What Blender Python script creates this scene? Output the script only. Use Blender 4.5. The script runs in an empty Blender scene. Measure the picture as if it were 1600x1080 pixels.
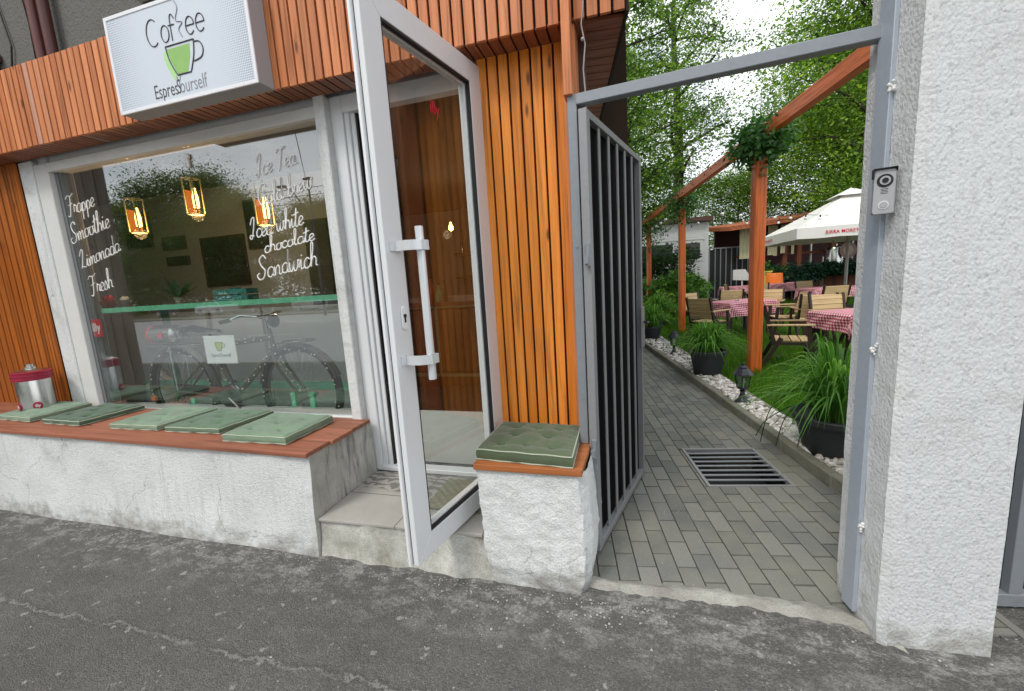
import bpy, bmesh, math, random
import numpy as np
from mathutils import Vector, Matrix
random.seed(7)
sc = bpy.context.scene
R = math.radians
# ---------------------------------------------------------------- camera
CR = ((0.96085, 0.270045, -0.061988), (-0.017534, -0.164015, -0.986302), (-0.276513, 0.948775, -0.152859))
HC = 1.5
cd = bpy.data.cameras.new('camera'); cam = bpy.data.objects.new('camera', cd)
sc.collection.objects.link(cam); sc.camera = cam
cd.sensor_fit = 'HORIZONTAL'; cd.sensor_width = 36; cd.lens = 36 * 648.675 / 1600
cd.clip_start = 0.05; cd.clip_end = 3000
r0, r1, r2 = [Vector(a) for a in CR]
m = Matrix.Identity(4)
for i in range(3):
    m[i][0] = r0[i]; m[i][1] = -r1[i]; m[i][2] = -r2[i]
m.translation = (0, 0, HC); cam.matrix_world = m
# ---------------------------------------------------------------- sky and sun
SUN_EL, SUN_AZ = 52, 205      # azimuth of the sun, degrees clockwise from +Y
world = bpy.data.worlds.new('World'); sc.world = world; world.use_nodes = True
wn = world.node_tree.nodes; wl = world.node_tree.links; wn.clear()
wo = wn.new('ShaderNodeOutputWorld'); bg = wn.new('ShaderNodeBackground'); bg.inputs[1].default_value = 0.12
sky = wn.new('ShaderNodeTexSky'); sky.sky_type = 'NISHITA'; sky.sun_disc = False
sky.sun_elevation = R(SUN_EL); sky.sun_rotation = R(SUN_AZ); sky.dust_density = 3
tc = wn.new('ShaderNodeTexCoord'); mp = wn.new('ShaderNodeMapping'); mp.inputs['Scale'].default_value = (1.2, 1.2, 3.5)
nz = wn.new('ShaderNodeTexNoise'); nz.inputs['Scale'].default_value = 1.7; nz.inputs['Detail'].default_value = 7; nz.inputs['Roughness'].default_value = .55
cr = wn.new('ShaderNodeValToRGB'); cr.color_ramp.elements[0].position = .36; cr.color_ramp.elements[1].position = .62
cr.color_ramp.elements[0].color = (.55, .55, .55, 1); cr.color_ramp.elements[1].color = (1, 1, 1, 1)
cc = wn.new('ShaderNodeValToRGB'); cc.color_ramp.elements[0].position = .3; cc.color_ramp.elements[1].position = .75
cc.color_ramp.elements[0].color = (9.2, 9.9, 10.5, 1); cc.color_ramp.elements[1].color = (14.5, 14.6, 14.6, 1)
mx = wn.new('ShaderNodeMixRGB')
wl.new(tc.outputs['Generated'], mp.inputs[0]); wl.new(mp.outputs[0], nz.inputs[0]); wl.new(nz.outputs[0], cr.inputs[0]); wl.new(nz.outputs[0], cc.inputs[0])
wl.new(cr.outputs[0], mx.inputs[0]); wl.new(sky.outputs[0], mx.inputs[1]); wl.new(cc.outputs[0], mx.inputs[2])
wl.new(mx.outputs[0], bg.inputs[0]); wl.new(bg.outputs[0], wo.inputs[0])
sd = bpy.data.lights.new('sun', 'SUN'); sd.energy = 1.5; sd.angle = R(14); sd.color = (1, .96, .9)
sun = bpy.data.objects.new('sun', sd); sc.collection.objects.link(sun)
sv = Vector((math.sin(R(SUN_AZ)) * math.cos(R(SUN_EL)), math.cos(R(SUN_AZ)) * math.cos(R(SUN_EL)), math.sin(R(SUN_EL))))
sun.rotation_euler = sv.to_track_quat('Z', 'Y').to_euler(); sun.location = sv * 30
sc.view_settings.view_transform = 'Standard'; sc.view_settings.look = 'None'; sc.view_settings.gamma = 1
sc.view_settings.exposure = 0.12
sc.render.engine = 'CYCLES'
sc.cycles.max_bounces = 8; sc.cycles.transparent_max_bounces = 24

# ---------------------------------------------------------------- frames
YP = 0.157534           # the garden path runs 9 degrees off square to the facade
CX, SX = math.cos(YP), math.sin(YP)
def PW(x, y, z=0.0):    # garden-path coordinates to world
    return Vector((x * CX - y * SX, x * SX + y * CX, z))
def ray(px, py):
    d = Vector((px - 800, py - 540, 648.675))
    return r0 * d.x + r1 * d.y + r2 * d.z
def at(px, py, yp):     # point of the picture at distance yp along the path, in path coordinates
    d = ray(px, py); dx = d.x * CX + d.y * SX; dy = -d.x * SX + d.y * CX; t = yp / dy
    return Vector((dx * t, yp, HC + d.z * t))

# ---------------------------------------------------------------- objects
col = sc.collection
def tag(o, label=None, cat=None, group=None, kind=None):
    if label: o['label'] = label
    if cat: o['category'] = cat
    if group: o['group'] = group
    if kind: o['kind'] = kind
    return o
def thing(name, label, cat, loc=(0, 0, 0), rz=0.0, group=None, kind=None):
    o = bpy.data.objects.new(name, None); col.objects.link(o); o.location = loc; o.rotation_euler = (0, 0, rz)
    o.empty_display_size = .2
    return tag(o, label, cat, group, kind)
def dup(root, loc=None, rz=None, label=None, group=None):
    def cp(o, p):
        c = o.copy(); col.objects.link(c)
        if p is not None:
            c.parent = p
        for ch in list(o.children): cp(ch, c)
        return c
    r = cp(root, None)
    if loc is not None: r.location = loc
    if rz is not None: r.rotation_euler = (0, 0, rz)
    if label: r['label'] = label
    if group: r['group'] = group
    return r

class MB:
    def __init__(s): s.v = []; s.f = []; s.r = []
    def add(s, vs, fs, r=None):
        n = len(s.v); s.v += [tuple(a) for a in vs]
        if r is None: r = random.random()
        for f in fs: s.f.append(tuple(i + n for i in f)); s.r.append(r)
        return s
    def box(s, x0, x1, y0, y1, z0, z1, r=None, M=None, top=0.0):
        t = top
        vs = [(x0, y0, z0), (x1, y0, z0), (x1, y1, z0), (x0, y1, z0), (x0 + t, y0 + t, z1), (x1 - t, y0 + t, z1), (x1 - t, y1 - t, z1), (x0 + t, y1 - t, z1)]
        if M is not None: vs = [M @ Vector(a) for a in vs]
        return s.add(vs, [(0, 3, 2, 1), (4, 5, 6, 7), (0, 1, 5, 4), (1, 2, 6, 5), (2, 3, 7, 6), (3, 0, 4, 7)], r)
    def bar(s, p, q, w, h, r=None, up=(0, 0, 1)):
        p = Vector(p); q = Vector(q); d = (q - p); L = d.length; d.normalize()
        u = Vector(up); sd_ = d.cross(u)
        if sd_.length < 1e-4: sd_ = d.cross(Vector((1, 0, 0)))
        sd_.normalize(); u = sd_.cross(d); u.normalize()
        vs = [c + sd_ * a * w / 2 + u * b * h / 2 for c in (p, q) for a, b in ((-1, -1), (1, -1), (1, 1), (-1, 1))]
        return s.add(vs, [(0, 3, 2, 1), (4, 5, 6, 7), (0, 1, 5, 4), (1, 2, 6, 5), (2, 3, 7, 6), (3, 0, 4, 7)], r)
    def tube(s, pts, rad, n=8, r=None, caps=True, closed=False):
        pts = [Vector(p) for p in pts]
        if not hasattr(rad, '__len__'): rad = [rad] * len(pts)
        rings = []; ref = None; N = len(pts)
        for i, p in enumerate(pts):
            if closed: d = pts[(i + 1) % N] - pts[i - 1]
            else: d = pts[min(i + 1, N - 1)] - pts[max(i - 1, 0)]
            d.normalize()
            if ref is None:
                ref = d.cross(Vector((0, 0, 1)))
                if ref.length < .05: ref = d.cross(Vector((1, 0, 0)))
            a = ref - d * ref.dot(d)
            if a.length < 1e-5: a = d.orthogonal()
            a.normalize(); ref = a; b = d.cross(a)
            rings.append([p + (a * math.cos(2 * math.pi * k / n) + b * math.sin(2 * math.pi * k / n)) * rad[i] for k in range(n)])
        vs = [v for rg in rings for v in rg]; fs = []
        M = N if closed else N - 1
        for i in range(M):
            j = (i + 1) % N
            for k in range(n): fs.append((i * n + k, i * n + (k + 1) % n, j * n + (k + 1) % n, j * n + k))
        if caps and not closed:
            fs.append(tuple(range(n - 1, -1, -1))); fs.append(tuple((N - 1) * n + k for k in range(n)))
        return s.add(vs, fs, r)
    def lathe(s, prof, c=(0, 0, 0), n=24, r=None, M=None):
        vs = []; fs = []
        for (ra, z) in prof:
            for k in range(n):
                a = 2 * math.pi * k / n; vs.append(Vector((c[0] + ra * math.cos(a), c[1] + ra * math.sin(a), c[2] + z)))
        for i in range(len(prof) - 1):
            for k in range(n): fs.append((i * n + k, i * n + (k + 1) % n, (i + 1) * n + (k + 1) % n, (i + 1) * n + k))
        fs.append(tuple(range(n - 1, -1, -1))); fs.append(tuple((len(prof) - 1) * n + k for k in range(n)))
        if M is not None: vs = [M @ v for v in vs]
        return s.add(vs, fs, r)
    def prism(s, poly, a, b, axis='z', r=None, M=None):
        # poly in the plane square to axis, from a to b along it
        def P(u, v, w): return {'z': (u, v, w), 'y': (u, w, v), 'x': (w, u, v)}[axis]
        n = len(poly); vs = [Vector(P(u, v, a)) for u, v in poly] + [Vector(P(u, v, b)) for u, v in poly]
        if M is not None: vs = [M @ v for v in vs]
        fs = [tuple(range(n - 1, -1, -1)), tuple(range(n, 2 * n))] + [(i, (i + 1) % n, (i + 1) % n + n, i + n) for i in range(n)]
        return s.add(vs, fs, r)
    def grid(s, fn, nu, nv, r=None, flip=False):
        vs = [fn(i / nu, j / nv) for j in range(nv + 1) for i in range(nu + 1)]
        fs = []
        for j in range(nv):
            for i in range(nu):
                a = j * (nu + 1) + i; q = (a, a + 1, a + nu + 2, a + nu + 1)
                fs.append(q[::-1] if flip else q)
        return s.add(vs, fs, r)
    def sphere(s, c, rx, ry=None, rz=None, n=12, m_=8, r=None):
        ry = ry or rx; rz = rz or rx; c = Vector(c)
        prof = [(max(1e-4, math.sin(math.pi * i / m_)), -math.cos(math.pi * i / m_)) for i in range(m_ + 1)]
        M = Matrix.Translation(c) @ Matrix.Diagonal((rx, ry, rz, 1))
        return s.lathe(prof, n=n, r=r, M=M)
    def build(s, name, mat, parent=None, loc=None, rz=None, bevel=0, smooth=False, segs=1, M=None, recalc=True):
        me = bpy.data.meshes.new(name); me.from_pydata(s.v, [], s.f); me.validate()
        if len(me.polygons) == len(s.r):
            a = me.attributes.new('rnd', 'FLOAT', 'FACE'); a.data.foreach_set('value', s.r)
        if recalc and len(s.f) < 60000:
            bm = bmesh.new(); bm.from_mesh(me); bmesh.ops.recalc_face_normals(bm, faces=bm.faces); bm.to_mesh(me); bm.free()
        if M is not None: me.transform(M)
        o = bpy.data.objects.new(name, me); col.objects.link(o)
        if mat: me.materials.append(mat)
        if parent is not None: o.parent = parent
        if loc is not None: o.location = loc
        if rz is not None: o.rotation_euler = (0, 0, rz)
        if smooth:
            me.shade_smooth()
            try: me.set_sharp_from_angle(angle=R(38))
            except Exception: pass
        if bevel:
            b = o.modifiers.new('bevel', 'BEVEL'); b.width = bevel; b.segments = segs; b.limit_method = 'ANGLE'; b.angle_limit = R(35)
        return o

def fastmesh(name, V, F, rnd, mat, parent=None):   # numpy arrays of quads or triangles
    me = bpy.data.meshes.new(name); k = F.shape[1]
    me.vertices.add(len(V)); me.vertices.foreach_set('co', V.astype(np.float32).ravel())
    me.loops.add(F.size); me.loops.foreach_set('vertex_index', F.astype(np.int32).ravel())
    me.polygons.add(len(F)); me.polygons.foreach_set('loop_start', np.arange(0, F.size, k, dtype=np.int32)); 
    me.update(calc_edges=True)
    a = me.attributes.new('rnd', 'FLOAT', 'FACE'); a.data.foreach_set('value', rnd.astype(np.float32))
    me.materials.append(mat)
    o = bpy.data.objects.new(name, me); col.objects.link(o)
    if parent is not None: o.parent = parent
    return o

# ---------------------------------------------------------------- materials
class NT:
    def __init__(s, name):
        s.m = bpy.data.materials.new(name); s.m.use_nodes = True; s.n = s.m.node_tree.nodes; s.l = s.m.node_tree.links
        s.b = s.n['Principled BSDF']; s.out = s.n['Material Output']
        s.tc = s.n.new('ShaderNodeTexCoord')
    def co(s, scale=(1, 1, 1), src='Object', loc=(0, 0, 0)):
        mp = s.n.new('ShaderNodeMapping'); mp.inputs['Scale'].default_value = scale; mp.inputs['Location'].default_value = loc
        s.l.new(s.tc.outputs[src], mp.inputs[0]); return mp.outputs[0]
    def noise(s, vec, scale, detail=4, rough=.55, dist=0, w=None):
        t = s.n.new('ShaderNodeTexNoise'); t.inputs['Scale'].default_value = scale; t.inputs['Detail'].default_value = detail
        t.inputs['Roughness'].default_value = rough; t.inputs['Distortion'].default_value = dist
        if w is not None:
            t.noise_dimensions = '4D'; s.l.new(w, t.inputs['W'])
        s.l.new(vec, t.inputs['Vector']); return t.outputs[0]
    def vor(s, vec, scale, feat='F1', out=0, rand=1):
        t = s.n.new('ShaderNodeTexVoronoi'); t.feature = feat; t.inputs['Scale'].default_value = scale; t.inputs['Randomness'].default_value = rand
        s.l.new(vec, t.inputs['Vector']); return t.outputs[out]
    def ramp(s, fac, stops):
        t = s.n.new('ShaderNodeValToRGB'); e = t.color_ramp.elements
        while len(e) < len(stops): e.new(.5)
        for k, (p, c) in enumerate(stops):
            e[k].position = p; e[k].color = (c, c, c, 1) if not hasattr(c, '__len__') else (*c, 1)
        s.l.new(fac, t.inputs[0]); return t.outputs[0]
    def mix(s, fac, a, b, mode='MIX'):
        t = s.n.new('ShaderNodeMixRGB'); t.blend_type = mode
        for i, x in zip((0, 1, 2), (fac, a, b)):
            if isinstance(x, (int, float)): t.inputs[i].default_value = x if i == 0 else (x, x, x, 1)
            elif isinstance(x, tuple): t.inputs[i].default_value = (*x, 1)
            else: s.l.new(x, t.inputs[i])
        return t.outputs[0]
    def math(s, op, a, b=0.0, c=None):
        t = s.n.new('ShaderNodeMath'); t.operation = op
        for i, x in enumerate((a, b) if c is None else (a, b, c)):
            if isinstance(x, (int, float)): t.inputs[i].default_value = x
            else: s.l.new(x, t.inputs[i])
        return t.outputs[0]
    def xyz(s, vec=None):
        t = s.n.new('ShaderNodeSeparateXYZ'); s.l.new(vec if vec is not None else s.tc.outputs['Object'], t.inputs[0]); return t.outputs
    def rnd(s):
        t = s.n.new('ShaderNodeAttribute'); t.attribute_name = 'rnd'; return t.outputs['Fac']
    def bump(s, h, strength=.5, dist=.01):
        t = s.n.new('ShaderNodeBump'); t.inputs['Strength'].default_value = strength; t.inputs['Distance'].default_value = dist
        s.l.new(h, t.inputs['Height']); s.l.new(t.outputs[0], s.b.inputs['Normal'])
    def set(s, color=None, rough=None, metal=None, spec=None):
        for k, x in (('Base Color', color), ('Roughness', rough), ('Metallic', metal), ('Specular IOR Level', spec)):
            if x is None: continue
            if isinstance(x, tuple): s.b.inputs[k].default_value = (*x, 1)
            elif isinstance(x, (int, float)): s.b.inputs[k].default_value = x
            else: s.l.new(x, s.b.inputs[k])
        return s

def plain(name, c, rough=.5, metal=0, var=.12, nscale=14, bump=0, bscale=60, spec=None):
    t = NT(name); v = t.co()
    n = t.noise(v, nscale, 5)
    a = tuple(x * (1 - var) for x in c); b = tuple(min(1, x * (1 + var)) for x in c)
    t.set(t.mix(n, a, b), rough, metal, spec)
    if bump: t.bump(t.noise(v, bscale, 4), bump, .004)
    return t.m
def wood(name, c1, c2, axis='z', rough=.42, dark=(.06, .022, .008), bump=.25, knots=True, spec=.5, tint=(.45, .2, .1)):
    t = NT(name); r = t.rnd()
    sc_ = {'z': (22, 22, .9), 'x': (.9, 22, 22), 'y': (22, .9, 22)}[axis]
    v = t.co(sc_); off = t.n.new('ShaderNodeVectorMath'); off.operation = 'ADD'
    cmb = t.n.new('ShaderNodeCombineXYZ'); k = t.math('MULTIPLY', r, 53)
    for i in range(3): t.l.new(k, cmb.inputs[i])
    t.l.new(v, off.inputs[0]); t.l.new(cmb.outputs[0], off.inputs[1]); v = off.outputs[0]
    g = t.noise(v, 1.6, 7, .62, .8)
    odd = tuple(min(1, a * .75 + .16) for a in c2); base = t.ramp(r, [(0, c1), (.5, c2), (.8, tuple((a + b) / 2 for a, b in zip(c1, c2))), (.86, c1), (.90, tuple(a * .60 for a in c2)), (.95, tuple(a * .85 for a in c1)), (1, odd)])
    grain = t.ramp(g, [(.30, .50), (.48, .98), (.7, 1.22)])
    c = t.mix(1.0, base, grain, 'MULTIPLY')
    big = t.noise(t.co(), 1.7, 3); c = t.mix(t.ramp(big, [(.35, 0.0), (.75, .3)]), c, t.mix(.5, c, tint))
    if knots:
        vk = t.co({'z': (9, 9, 2.6), 'x': (2.6, 9, 9), 'y': (9, 2.6, 9)}[axis]); o2 = t.n.new('ShaderNodeVectorMath'); o2.operation = 'ADD'
        t.l.new(vk, o2.inputs[0]); t.l.new(cmb.outputs[0], o2.inputs[1])
        kd = t.vor(o2.outputs[0], 1.0); c = t.mix(t.ramp(kd, [(.05, .8), (.12, 0.0)]), c, dark)
    t.set(c, t.ramp(g, [(.3, rough + .1), (.7, rough - .08)]), spec=spec); t.bump(g, bump, .003)
    return t.m
M = {}
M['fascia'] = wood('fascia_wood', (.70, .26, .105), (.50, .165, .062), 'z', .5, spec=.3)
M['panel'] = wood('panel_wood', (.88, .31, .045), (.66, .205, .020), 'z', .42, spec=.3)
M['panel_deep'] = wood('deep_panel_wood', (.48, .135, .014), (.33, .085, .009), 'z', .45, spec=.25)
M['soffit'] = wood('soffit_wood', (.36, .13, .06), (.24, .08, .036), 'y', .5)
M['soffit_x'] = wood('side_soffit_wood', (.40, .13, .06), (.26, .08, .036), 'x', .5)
M['bench'] = wood('bench_wood', (.40, .15, .085), (.27, .09, .05), 'x', .55)
M['blockwood'] = wood('block_board_wood', (.42, .14, .04), (.32, .10, .03), 'x', .5)
M['darkwood'] = plain('dark_backing', (.022, .006, .003), .8)
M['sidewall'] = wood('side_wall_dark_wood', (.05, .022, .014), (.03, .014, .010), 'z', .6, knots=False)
M['orange'] = wood('pergola_orange_wood', (.74, .165, .02), (.64, .13, .016), 'z', .45, bump=.15, knots=False)
M['orangebeam'] = wood('pergola_beam_wood', (.90, .20, .022), (.80, .17, .02), 'y', .45, bump=.12, knots=False)
M['slatlight'] = wood('chair_slat_wood', (.66, .48, .25), (.54, .38, .19), 'x', .6, bump=.1, knots=False)
M['chairdark'] = plain('chair_dark_frame', (.03, .018, .014), .5)
from mathutils import noise as mnoise
def bumpy(p, f=20, s=.006):
    v = Vector(p) * f; return (mnoise.noise(v) + .5 * mnoise.noise(v * 2.3)) * s
M['planks_in'] = wood('interior_plank_wood', (.34, .29, .24), (.23, .195, .165), 'z', .5, tint=(.2, .17, .14), spec=.2)
M['bar_in'] = wood('bar_front_wood', (.17, .065, .03), (.10, .038, .02), 'z', .5)

def stucco(name, c=(.74, .75, .75), b1=.9, b2=18, dirt=True, grain=90, k=1.0):
    t = NT(name); v = t.co()
    vs = t.co((1, 1, .45))
    n1 = t.noise(vs, grain, 3, .6); n2 = t.noise(v, 46, 6, .72); n3 = t.noise(v, 3.2, 6, .65)
    pits = t.vor(t.co((1, 1, .6)), 42)
    cc_ = t.mix(t.ramp(n3, [(.3, 0), (.7, 1)]), tuple(x * .93 for x in c), c)
    cc_ = t.mix(t.ramp(n1, [(.30, .5), (.46, 0)]), cc_, tuple(x * .62 for x in c))
    cc_ = t.mix(t.ramp(pits, [(.04, .6), (.12, 0)]), cc_, tuple(x * .45 for x in c))
    if dirt:
        z = t.xyz()[2]
        # grime creeping up from the pavement and streaks running down, both broken by noise
        up = t.math('ADD', t.math('MULTIPLY', z, -2.5), t.math('MULTIPLY', t.noise(t.co((1, 1, 1.6)), 6, 7, .7), 1.6))
        d1 = t.ramp(up, [(.52, 0), (.95, .8)])
        cc_ = t.mix(d1, cc_, (.22, .205, .17))
        st = t.noise(t.co((30, 30, .8)), 1, 6, .7); st2 = t.noise(v, 1.6, 4)
        d2 = t.math('MULTIPLY', t.ramp(st, [(.5, 0), (.72, .34 * k)]), t.ramp(st2, [(.45, 0), (.62, 1)]))
        cc_ = t.mix(d2, cc_, (.30, .28, .24))
        lo = t.noise(t.co((2.2, 2.2, 3.4)), 1.7, 7, .68); cc_ = t.mix(t.ramp(lo, [(.54, 0), (.7, .40 * k)]), cc_, (.42, .41, .37))
    cv = t.n.new('ShaderNodeTexNoise'); cv.inputs['Scale'].default_value = 6; cv.inputs['Detail'].default_value = 5; t.l.new(v, cv.inputs['Vector']); cs_ = t.n.new('ShaderNodeVectorMath'); cs_.operation = 'SCALE'; cs_.inputs['Scale'].default_value = .22; t.l.new(cv.outputs[1], cs_.inputs[0]); ca_ = t.n.new('ShaderNodeVectorMath'); ca_.operation = 'ADD'; t.l.new(v, ca_.inputs[0]); t.l.new(cs_.outputs[0], ca_.inputs[1])
    ce = t.vor(ca_.outputs[0], 1.5, 'DISTANCE_TO_EDGE'); ck = t.math('MULTIPLY', t.ramp(ce, [(.0, 1), (.007, 0)]), t.ramp(t.noise(v, 2.3, 3), [(.50, 0), (.56, .5 * (k > 1))]))
    cc_ = t.mix(ck, cc_, (.16, .15, .13))
    t.set(cc_, .9, spec=.2)
    nn = t.noise(t.co((1, 1, .7)), grain * 1.9, 2, .5); gr = t.vor(t.co((1, 1, .8)), grain * 1.2)
    h = t.math('ADD', t.math('ADD', t.math('MULTIPLY', nn, .5), t.math('MULTIPLY', gr, -.45)), t.math('ADD', t.math('MULTIPLY', t.noise(v, 24, 8, .75), 1.1), t.math('MULTIPLY', t.ramp(pits, [(.0, 0), (.2, 1)]), .3)))
    t.bump(h, b1, .009)
    return t.m
M['stucco'] = stucco('rough_white_plaster', (.73, .745, .74), .6, k=1.25)
M['pillar'] = stucco('pillar_white_plaster', (.685, .70, .705), .62, 18, True, 70, .55)
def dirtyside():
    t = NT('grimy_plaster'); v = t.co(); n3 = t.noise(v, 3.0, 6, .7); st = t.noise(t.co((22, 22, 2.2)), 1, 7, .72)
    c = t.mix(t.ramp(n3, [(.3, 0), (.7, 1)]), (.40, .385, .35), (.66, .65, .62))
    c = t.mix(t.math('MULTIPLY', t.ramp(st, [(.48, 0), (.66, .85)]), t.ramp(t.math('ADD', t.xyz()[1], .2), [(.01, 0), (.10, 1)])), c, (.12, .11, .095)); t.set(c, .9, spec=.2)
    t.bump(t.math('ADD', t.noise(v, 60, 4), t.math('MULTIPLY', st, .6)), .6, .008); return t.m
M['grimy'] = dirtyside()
M['greystucco'] = stucco('grey_upper_render', (.17, .165, .15), .9, 18, False, 50)
M['plasterframe'] = plain('white_painted_render', (.66, .66, .64), .7, 0, .08, 9, .35, 90)
M['upvc'] = plain('white_plastic_frame', (.72, .735, .75), .34, 0, .05, 3)
M['upvcedge'] = plain('white_plastic_profile', (.80, .81, .82), .25, 0, .02, 5)
M['gasket'] = plain('black_gasket', (.012, .012, .014), .6)
M['signwhite'] = plain('sign_casing_white', (.78, .78, .81), .35, 0, .03, 8)
M['signside'] = plain('sign_casing_side', (.36, .35, .36), .7, 0, .04, 8, spec=.1)
M['ink'] = plain('dark_grey_ink', (.07, .065, .075), .6)
M['inklight'] = plain('faded_grey_ink', (.26, .26, .30), .6)
M['greenink'] = plain('pale_green_ink', (.27, .50, .14), .6)
M['limeink'] = plain('faded_lime_ink', (.42, .72, .30), .6)
M['chalk'] = plain('white_marker_paint', (.96, .97, .93), .7)
M['red'] = plain('red_enamel', (.58, .012, .03), .35)
M['maroon'] = plain('maroon_enamel', (.34, .015, .05), .4)
M['white'] = plain('white_paint', (.78, .78, .76), .5)
M['steel'] = plain('brushed_steel', (.60, .60, .58), .25, 1.0, .08, 6)
M['greymetal'] = None
def paintmetal(name, c, rust=.25, rough=.38):
    t = NT(name); v = t.co(); n = t.noise(v, 7, 6, .65); n2 = t.noise(v, 45, 4)
    cc_ = t.mix(t.ramp(n2, [(.3, 0), (.7, .25)]), c, tuple(min(1, x * 1.35) for x in c))
    cc_ = t.mix(t.ramp(n, [(.66, 0), (.76, rust)]), cc_, (.16, .075, .04))
    t.set(cc_, rough, .15); t.bump(n2, .25, .002); return t.m
M['greymetal'] = paintmetal('grey_painted_steel', (.245, .265, .29))
M['barmetal'] = paintmetal('grey_gate_bars', (.27, .275, .285), .1)
M['flatbar'] = paintmetal('bluish_grey_flat_bar', (.40, .445, .51), .1)
M['intercom'] = plain('cast_aluminium', (.42, .42, .43), .42, .3, .06)
M['blackplastic'] = plain('black_plastic', (.012, .012, .014), .35)
M['lantern'] = plain('black_lantern_plastic', (.022, .022, .032), .4)
M['pot'] = plain('dark_grey_pot_plastic', (.034, .038, .045), .55, 0, .15, 30, .15)
M['soil'] = plain('dark_soil', (.03, .02, .014), .9, 0, .4, 40, .8)
M['aluminium'] = plain('satin_aluminium', (.72, .74, .76), .32, .35, .03)
M['navy'] = plain('dark_navy_sheet', (.018, .022, .035), .45)
M['rusty'] = paintmetal('rust_brown_steel', (.085, .035, .026), .6, .6)
M['rubber'] = plain('black_rubber', (.006, .006, .006), .8, spec=.1)
M['chrome'] = plain('chromed_steel', (.7, .7, .7), .15, 1.0, .02)
M['khaki'] = plain('khaki_bike_enamel', (.075, .075, .05), .35, .2)
M['greenboard'] = plain('mint_green_board', (.17, .56, .34), .5)
M['greenframe'] = plain('green_frame_paint', (.035, .17, .075), .5)
M['browntop'] = wood('counter_top_wood', (.17, .055, .035), (.13, .045, .03), 'x', .4)
M['orangebowl'] = plain('orange_ceramic', (.55, .12, .03), .3)
M['greybowl'] = plain('grey_ceramic', (.30, .30, .24), .4)
M['teal'] = plain('teal_paint', (.03, .20, .17), .5)
M['picture'] = plain('dark_picture', (.035, .028, .024), .4, 0, .7, 9)
M['inwall'] = plain('interior_plaster', (.50, .51, .47), .85, 0, .08, 3)
M['ceil'] = plain('interior_ceiling', (.10, .09, .075), .85)
M['canvas'] = plain('white_canvas', (.80, .79, .75), .8, 0, .05, 3)
M['pole'] = plain('pale_grey_pole', (.42, .40, .38), .4)
M['cream'] = plain('cream_blind_cloth', (.62, .57, .38), .8, 0, .15, 2)
M['terracotta'] = plain('red_tile_roof', (.46, .14, .06), .7, 0, .25, 14, .6, 30)
M['burgundy'] = plain('burgundy_wall', (.085, .010, .014), .6)
M['hutwhite'] = plain('hut_white_cladding', (.66, .67, .66), .6, 0, .04, 2)
M['brownroof'] = plain('brown_fascia_trim', (.10, .045, .035), .6)
M['darkglass'] = plain('dark_window', (.03, .035, .035), .12)
M['bark'] = plain('bark', (.055, .042, .032), .9, 0, .5, 25, 1.0, 40)
M['carpaint'] = plain('dark_car_paint', (.03, .033, .04), .2, .3)
M['carwhite'] = plain('white_car_paint', (.7, .7, .7), .2)
M['carred'] = plain('silver_car_paint', (.35, .36, .38), .25, .5)
M['tarmac_far'] = plain('street_asphalt', (.34, .34, .34), .85, 0, .12, 1.2)
M['brightorange'] = plain('orange_barrel_plastic', (.85, .20, .02), .5)
M['yellowgreen'] = plain('yellow_panel_paint', (.60, .56, .12), .6)
M['fencewood'] = wood('rusty_fence_boards', (.22, .06, .025), (.13, .035, .018), 'z', .7)

def emit(name, c, s):
    t = NT(name); t.b.inputs['Base Color'].default_value = (*c, 1); t.b.inputs['Emission Color'].default_value = (*c, 1)
    t.b.inputs['Emission Strength'].default_value = s; return t.m
M['bulb'] = emit('glowing_filament', (1, .60, .16), 7)
M['bulbsoft'] = emit('amber_lamp_glass', (1, .28, .04), 1.1)
M['fairy'] = plain('fairy_bulb_white', (.95, .96, .72), .3)
M['globe'] = plain('white_globe_bulb', (.85, .85, .85), .25)

def glass(name, f0=.07, tint=(.93, .96, .95), rough=0.0):
    t = NT(name); t.n.remove(t.b)
    g = t.n.new('ShaderNodeNewGeometry'); dt = t.n.new('ShaderNodeVectorMath'); dt.operation = 'DOT_PRODUCT'
    t.l.new(g.outputs['Normal'], dt.inputs[0]); t.l.new(g.outputs['Incoming'], dt.inputs[1])
    c = t.math('ABSOLUTE', dt.outputs['Value']); k = t.math('POWER', t.math('SUBTRACT', 1, c), 5)
    f = t.math('ADD', f0, t.math('MULTIPLY', k, 1 - f0))
    tr = t.n.new('ShaderNodeBsdfTransparent'); tr.inputs[0].default_value = (*tint, 1)
    gl = t.n.new('ShaderNodeBsdfGlossy'); gl.inputs['Roughness'].default_value = rough; gl.inputs['Color'].default_value = (.95, .97, 1, 1)
    mxs = t.n.new('ShaderNodeMixShader'); t.l.new(f, mxs.inputs[0]); t.l.new(tr.outputs[0], mxs.inputs[1]); t.l.new(gl.outputs[0], mxs.inputs[2])
    t.l.new(mxs.outputs[0], t.out.inputs[0]); return t.m
M['glass'] = glass('window_glass', .148)
M['doorglass'] = glass('door_glass', .085, (.88, .89, .88))
M['lampglass'] = glass('lantern_glass', .10, (.75, .78, .78), .1)
def amber():
    m_ = glass('amber_glass', .05, (1, .42, .10)); return m_
M['amber'] = amber()
def glow():
    t = NT('glowing_amber_panel'); t.n.remove(t.b); e = t.n.new('ShaderNodeEmission'); e.inputs[0].default_value = (1, .24, .03, 1); e.inputs[1].default_value = .95
    tr = t.n.new('ShaderNodeBsdfTransparent'); tr.inputs[0].default_value = (1, .7, .4, 1); mxs = t.n.new('ShaderNodeMixShader'); mxs.inputs[0].default_value = .62
    t.l.new(tr.outputs[0], mxs.inputs[1]); t.l.new(e.outputs[0], mxs.inputs[2]); t.l.new(mxs.outputs[0], t.out.inputs[0]); return t.m
M['glow'] = glow()

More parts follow.
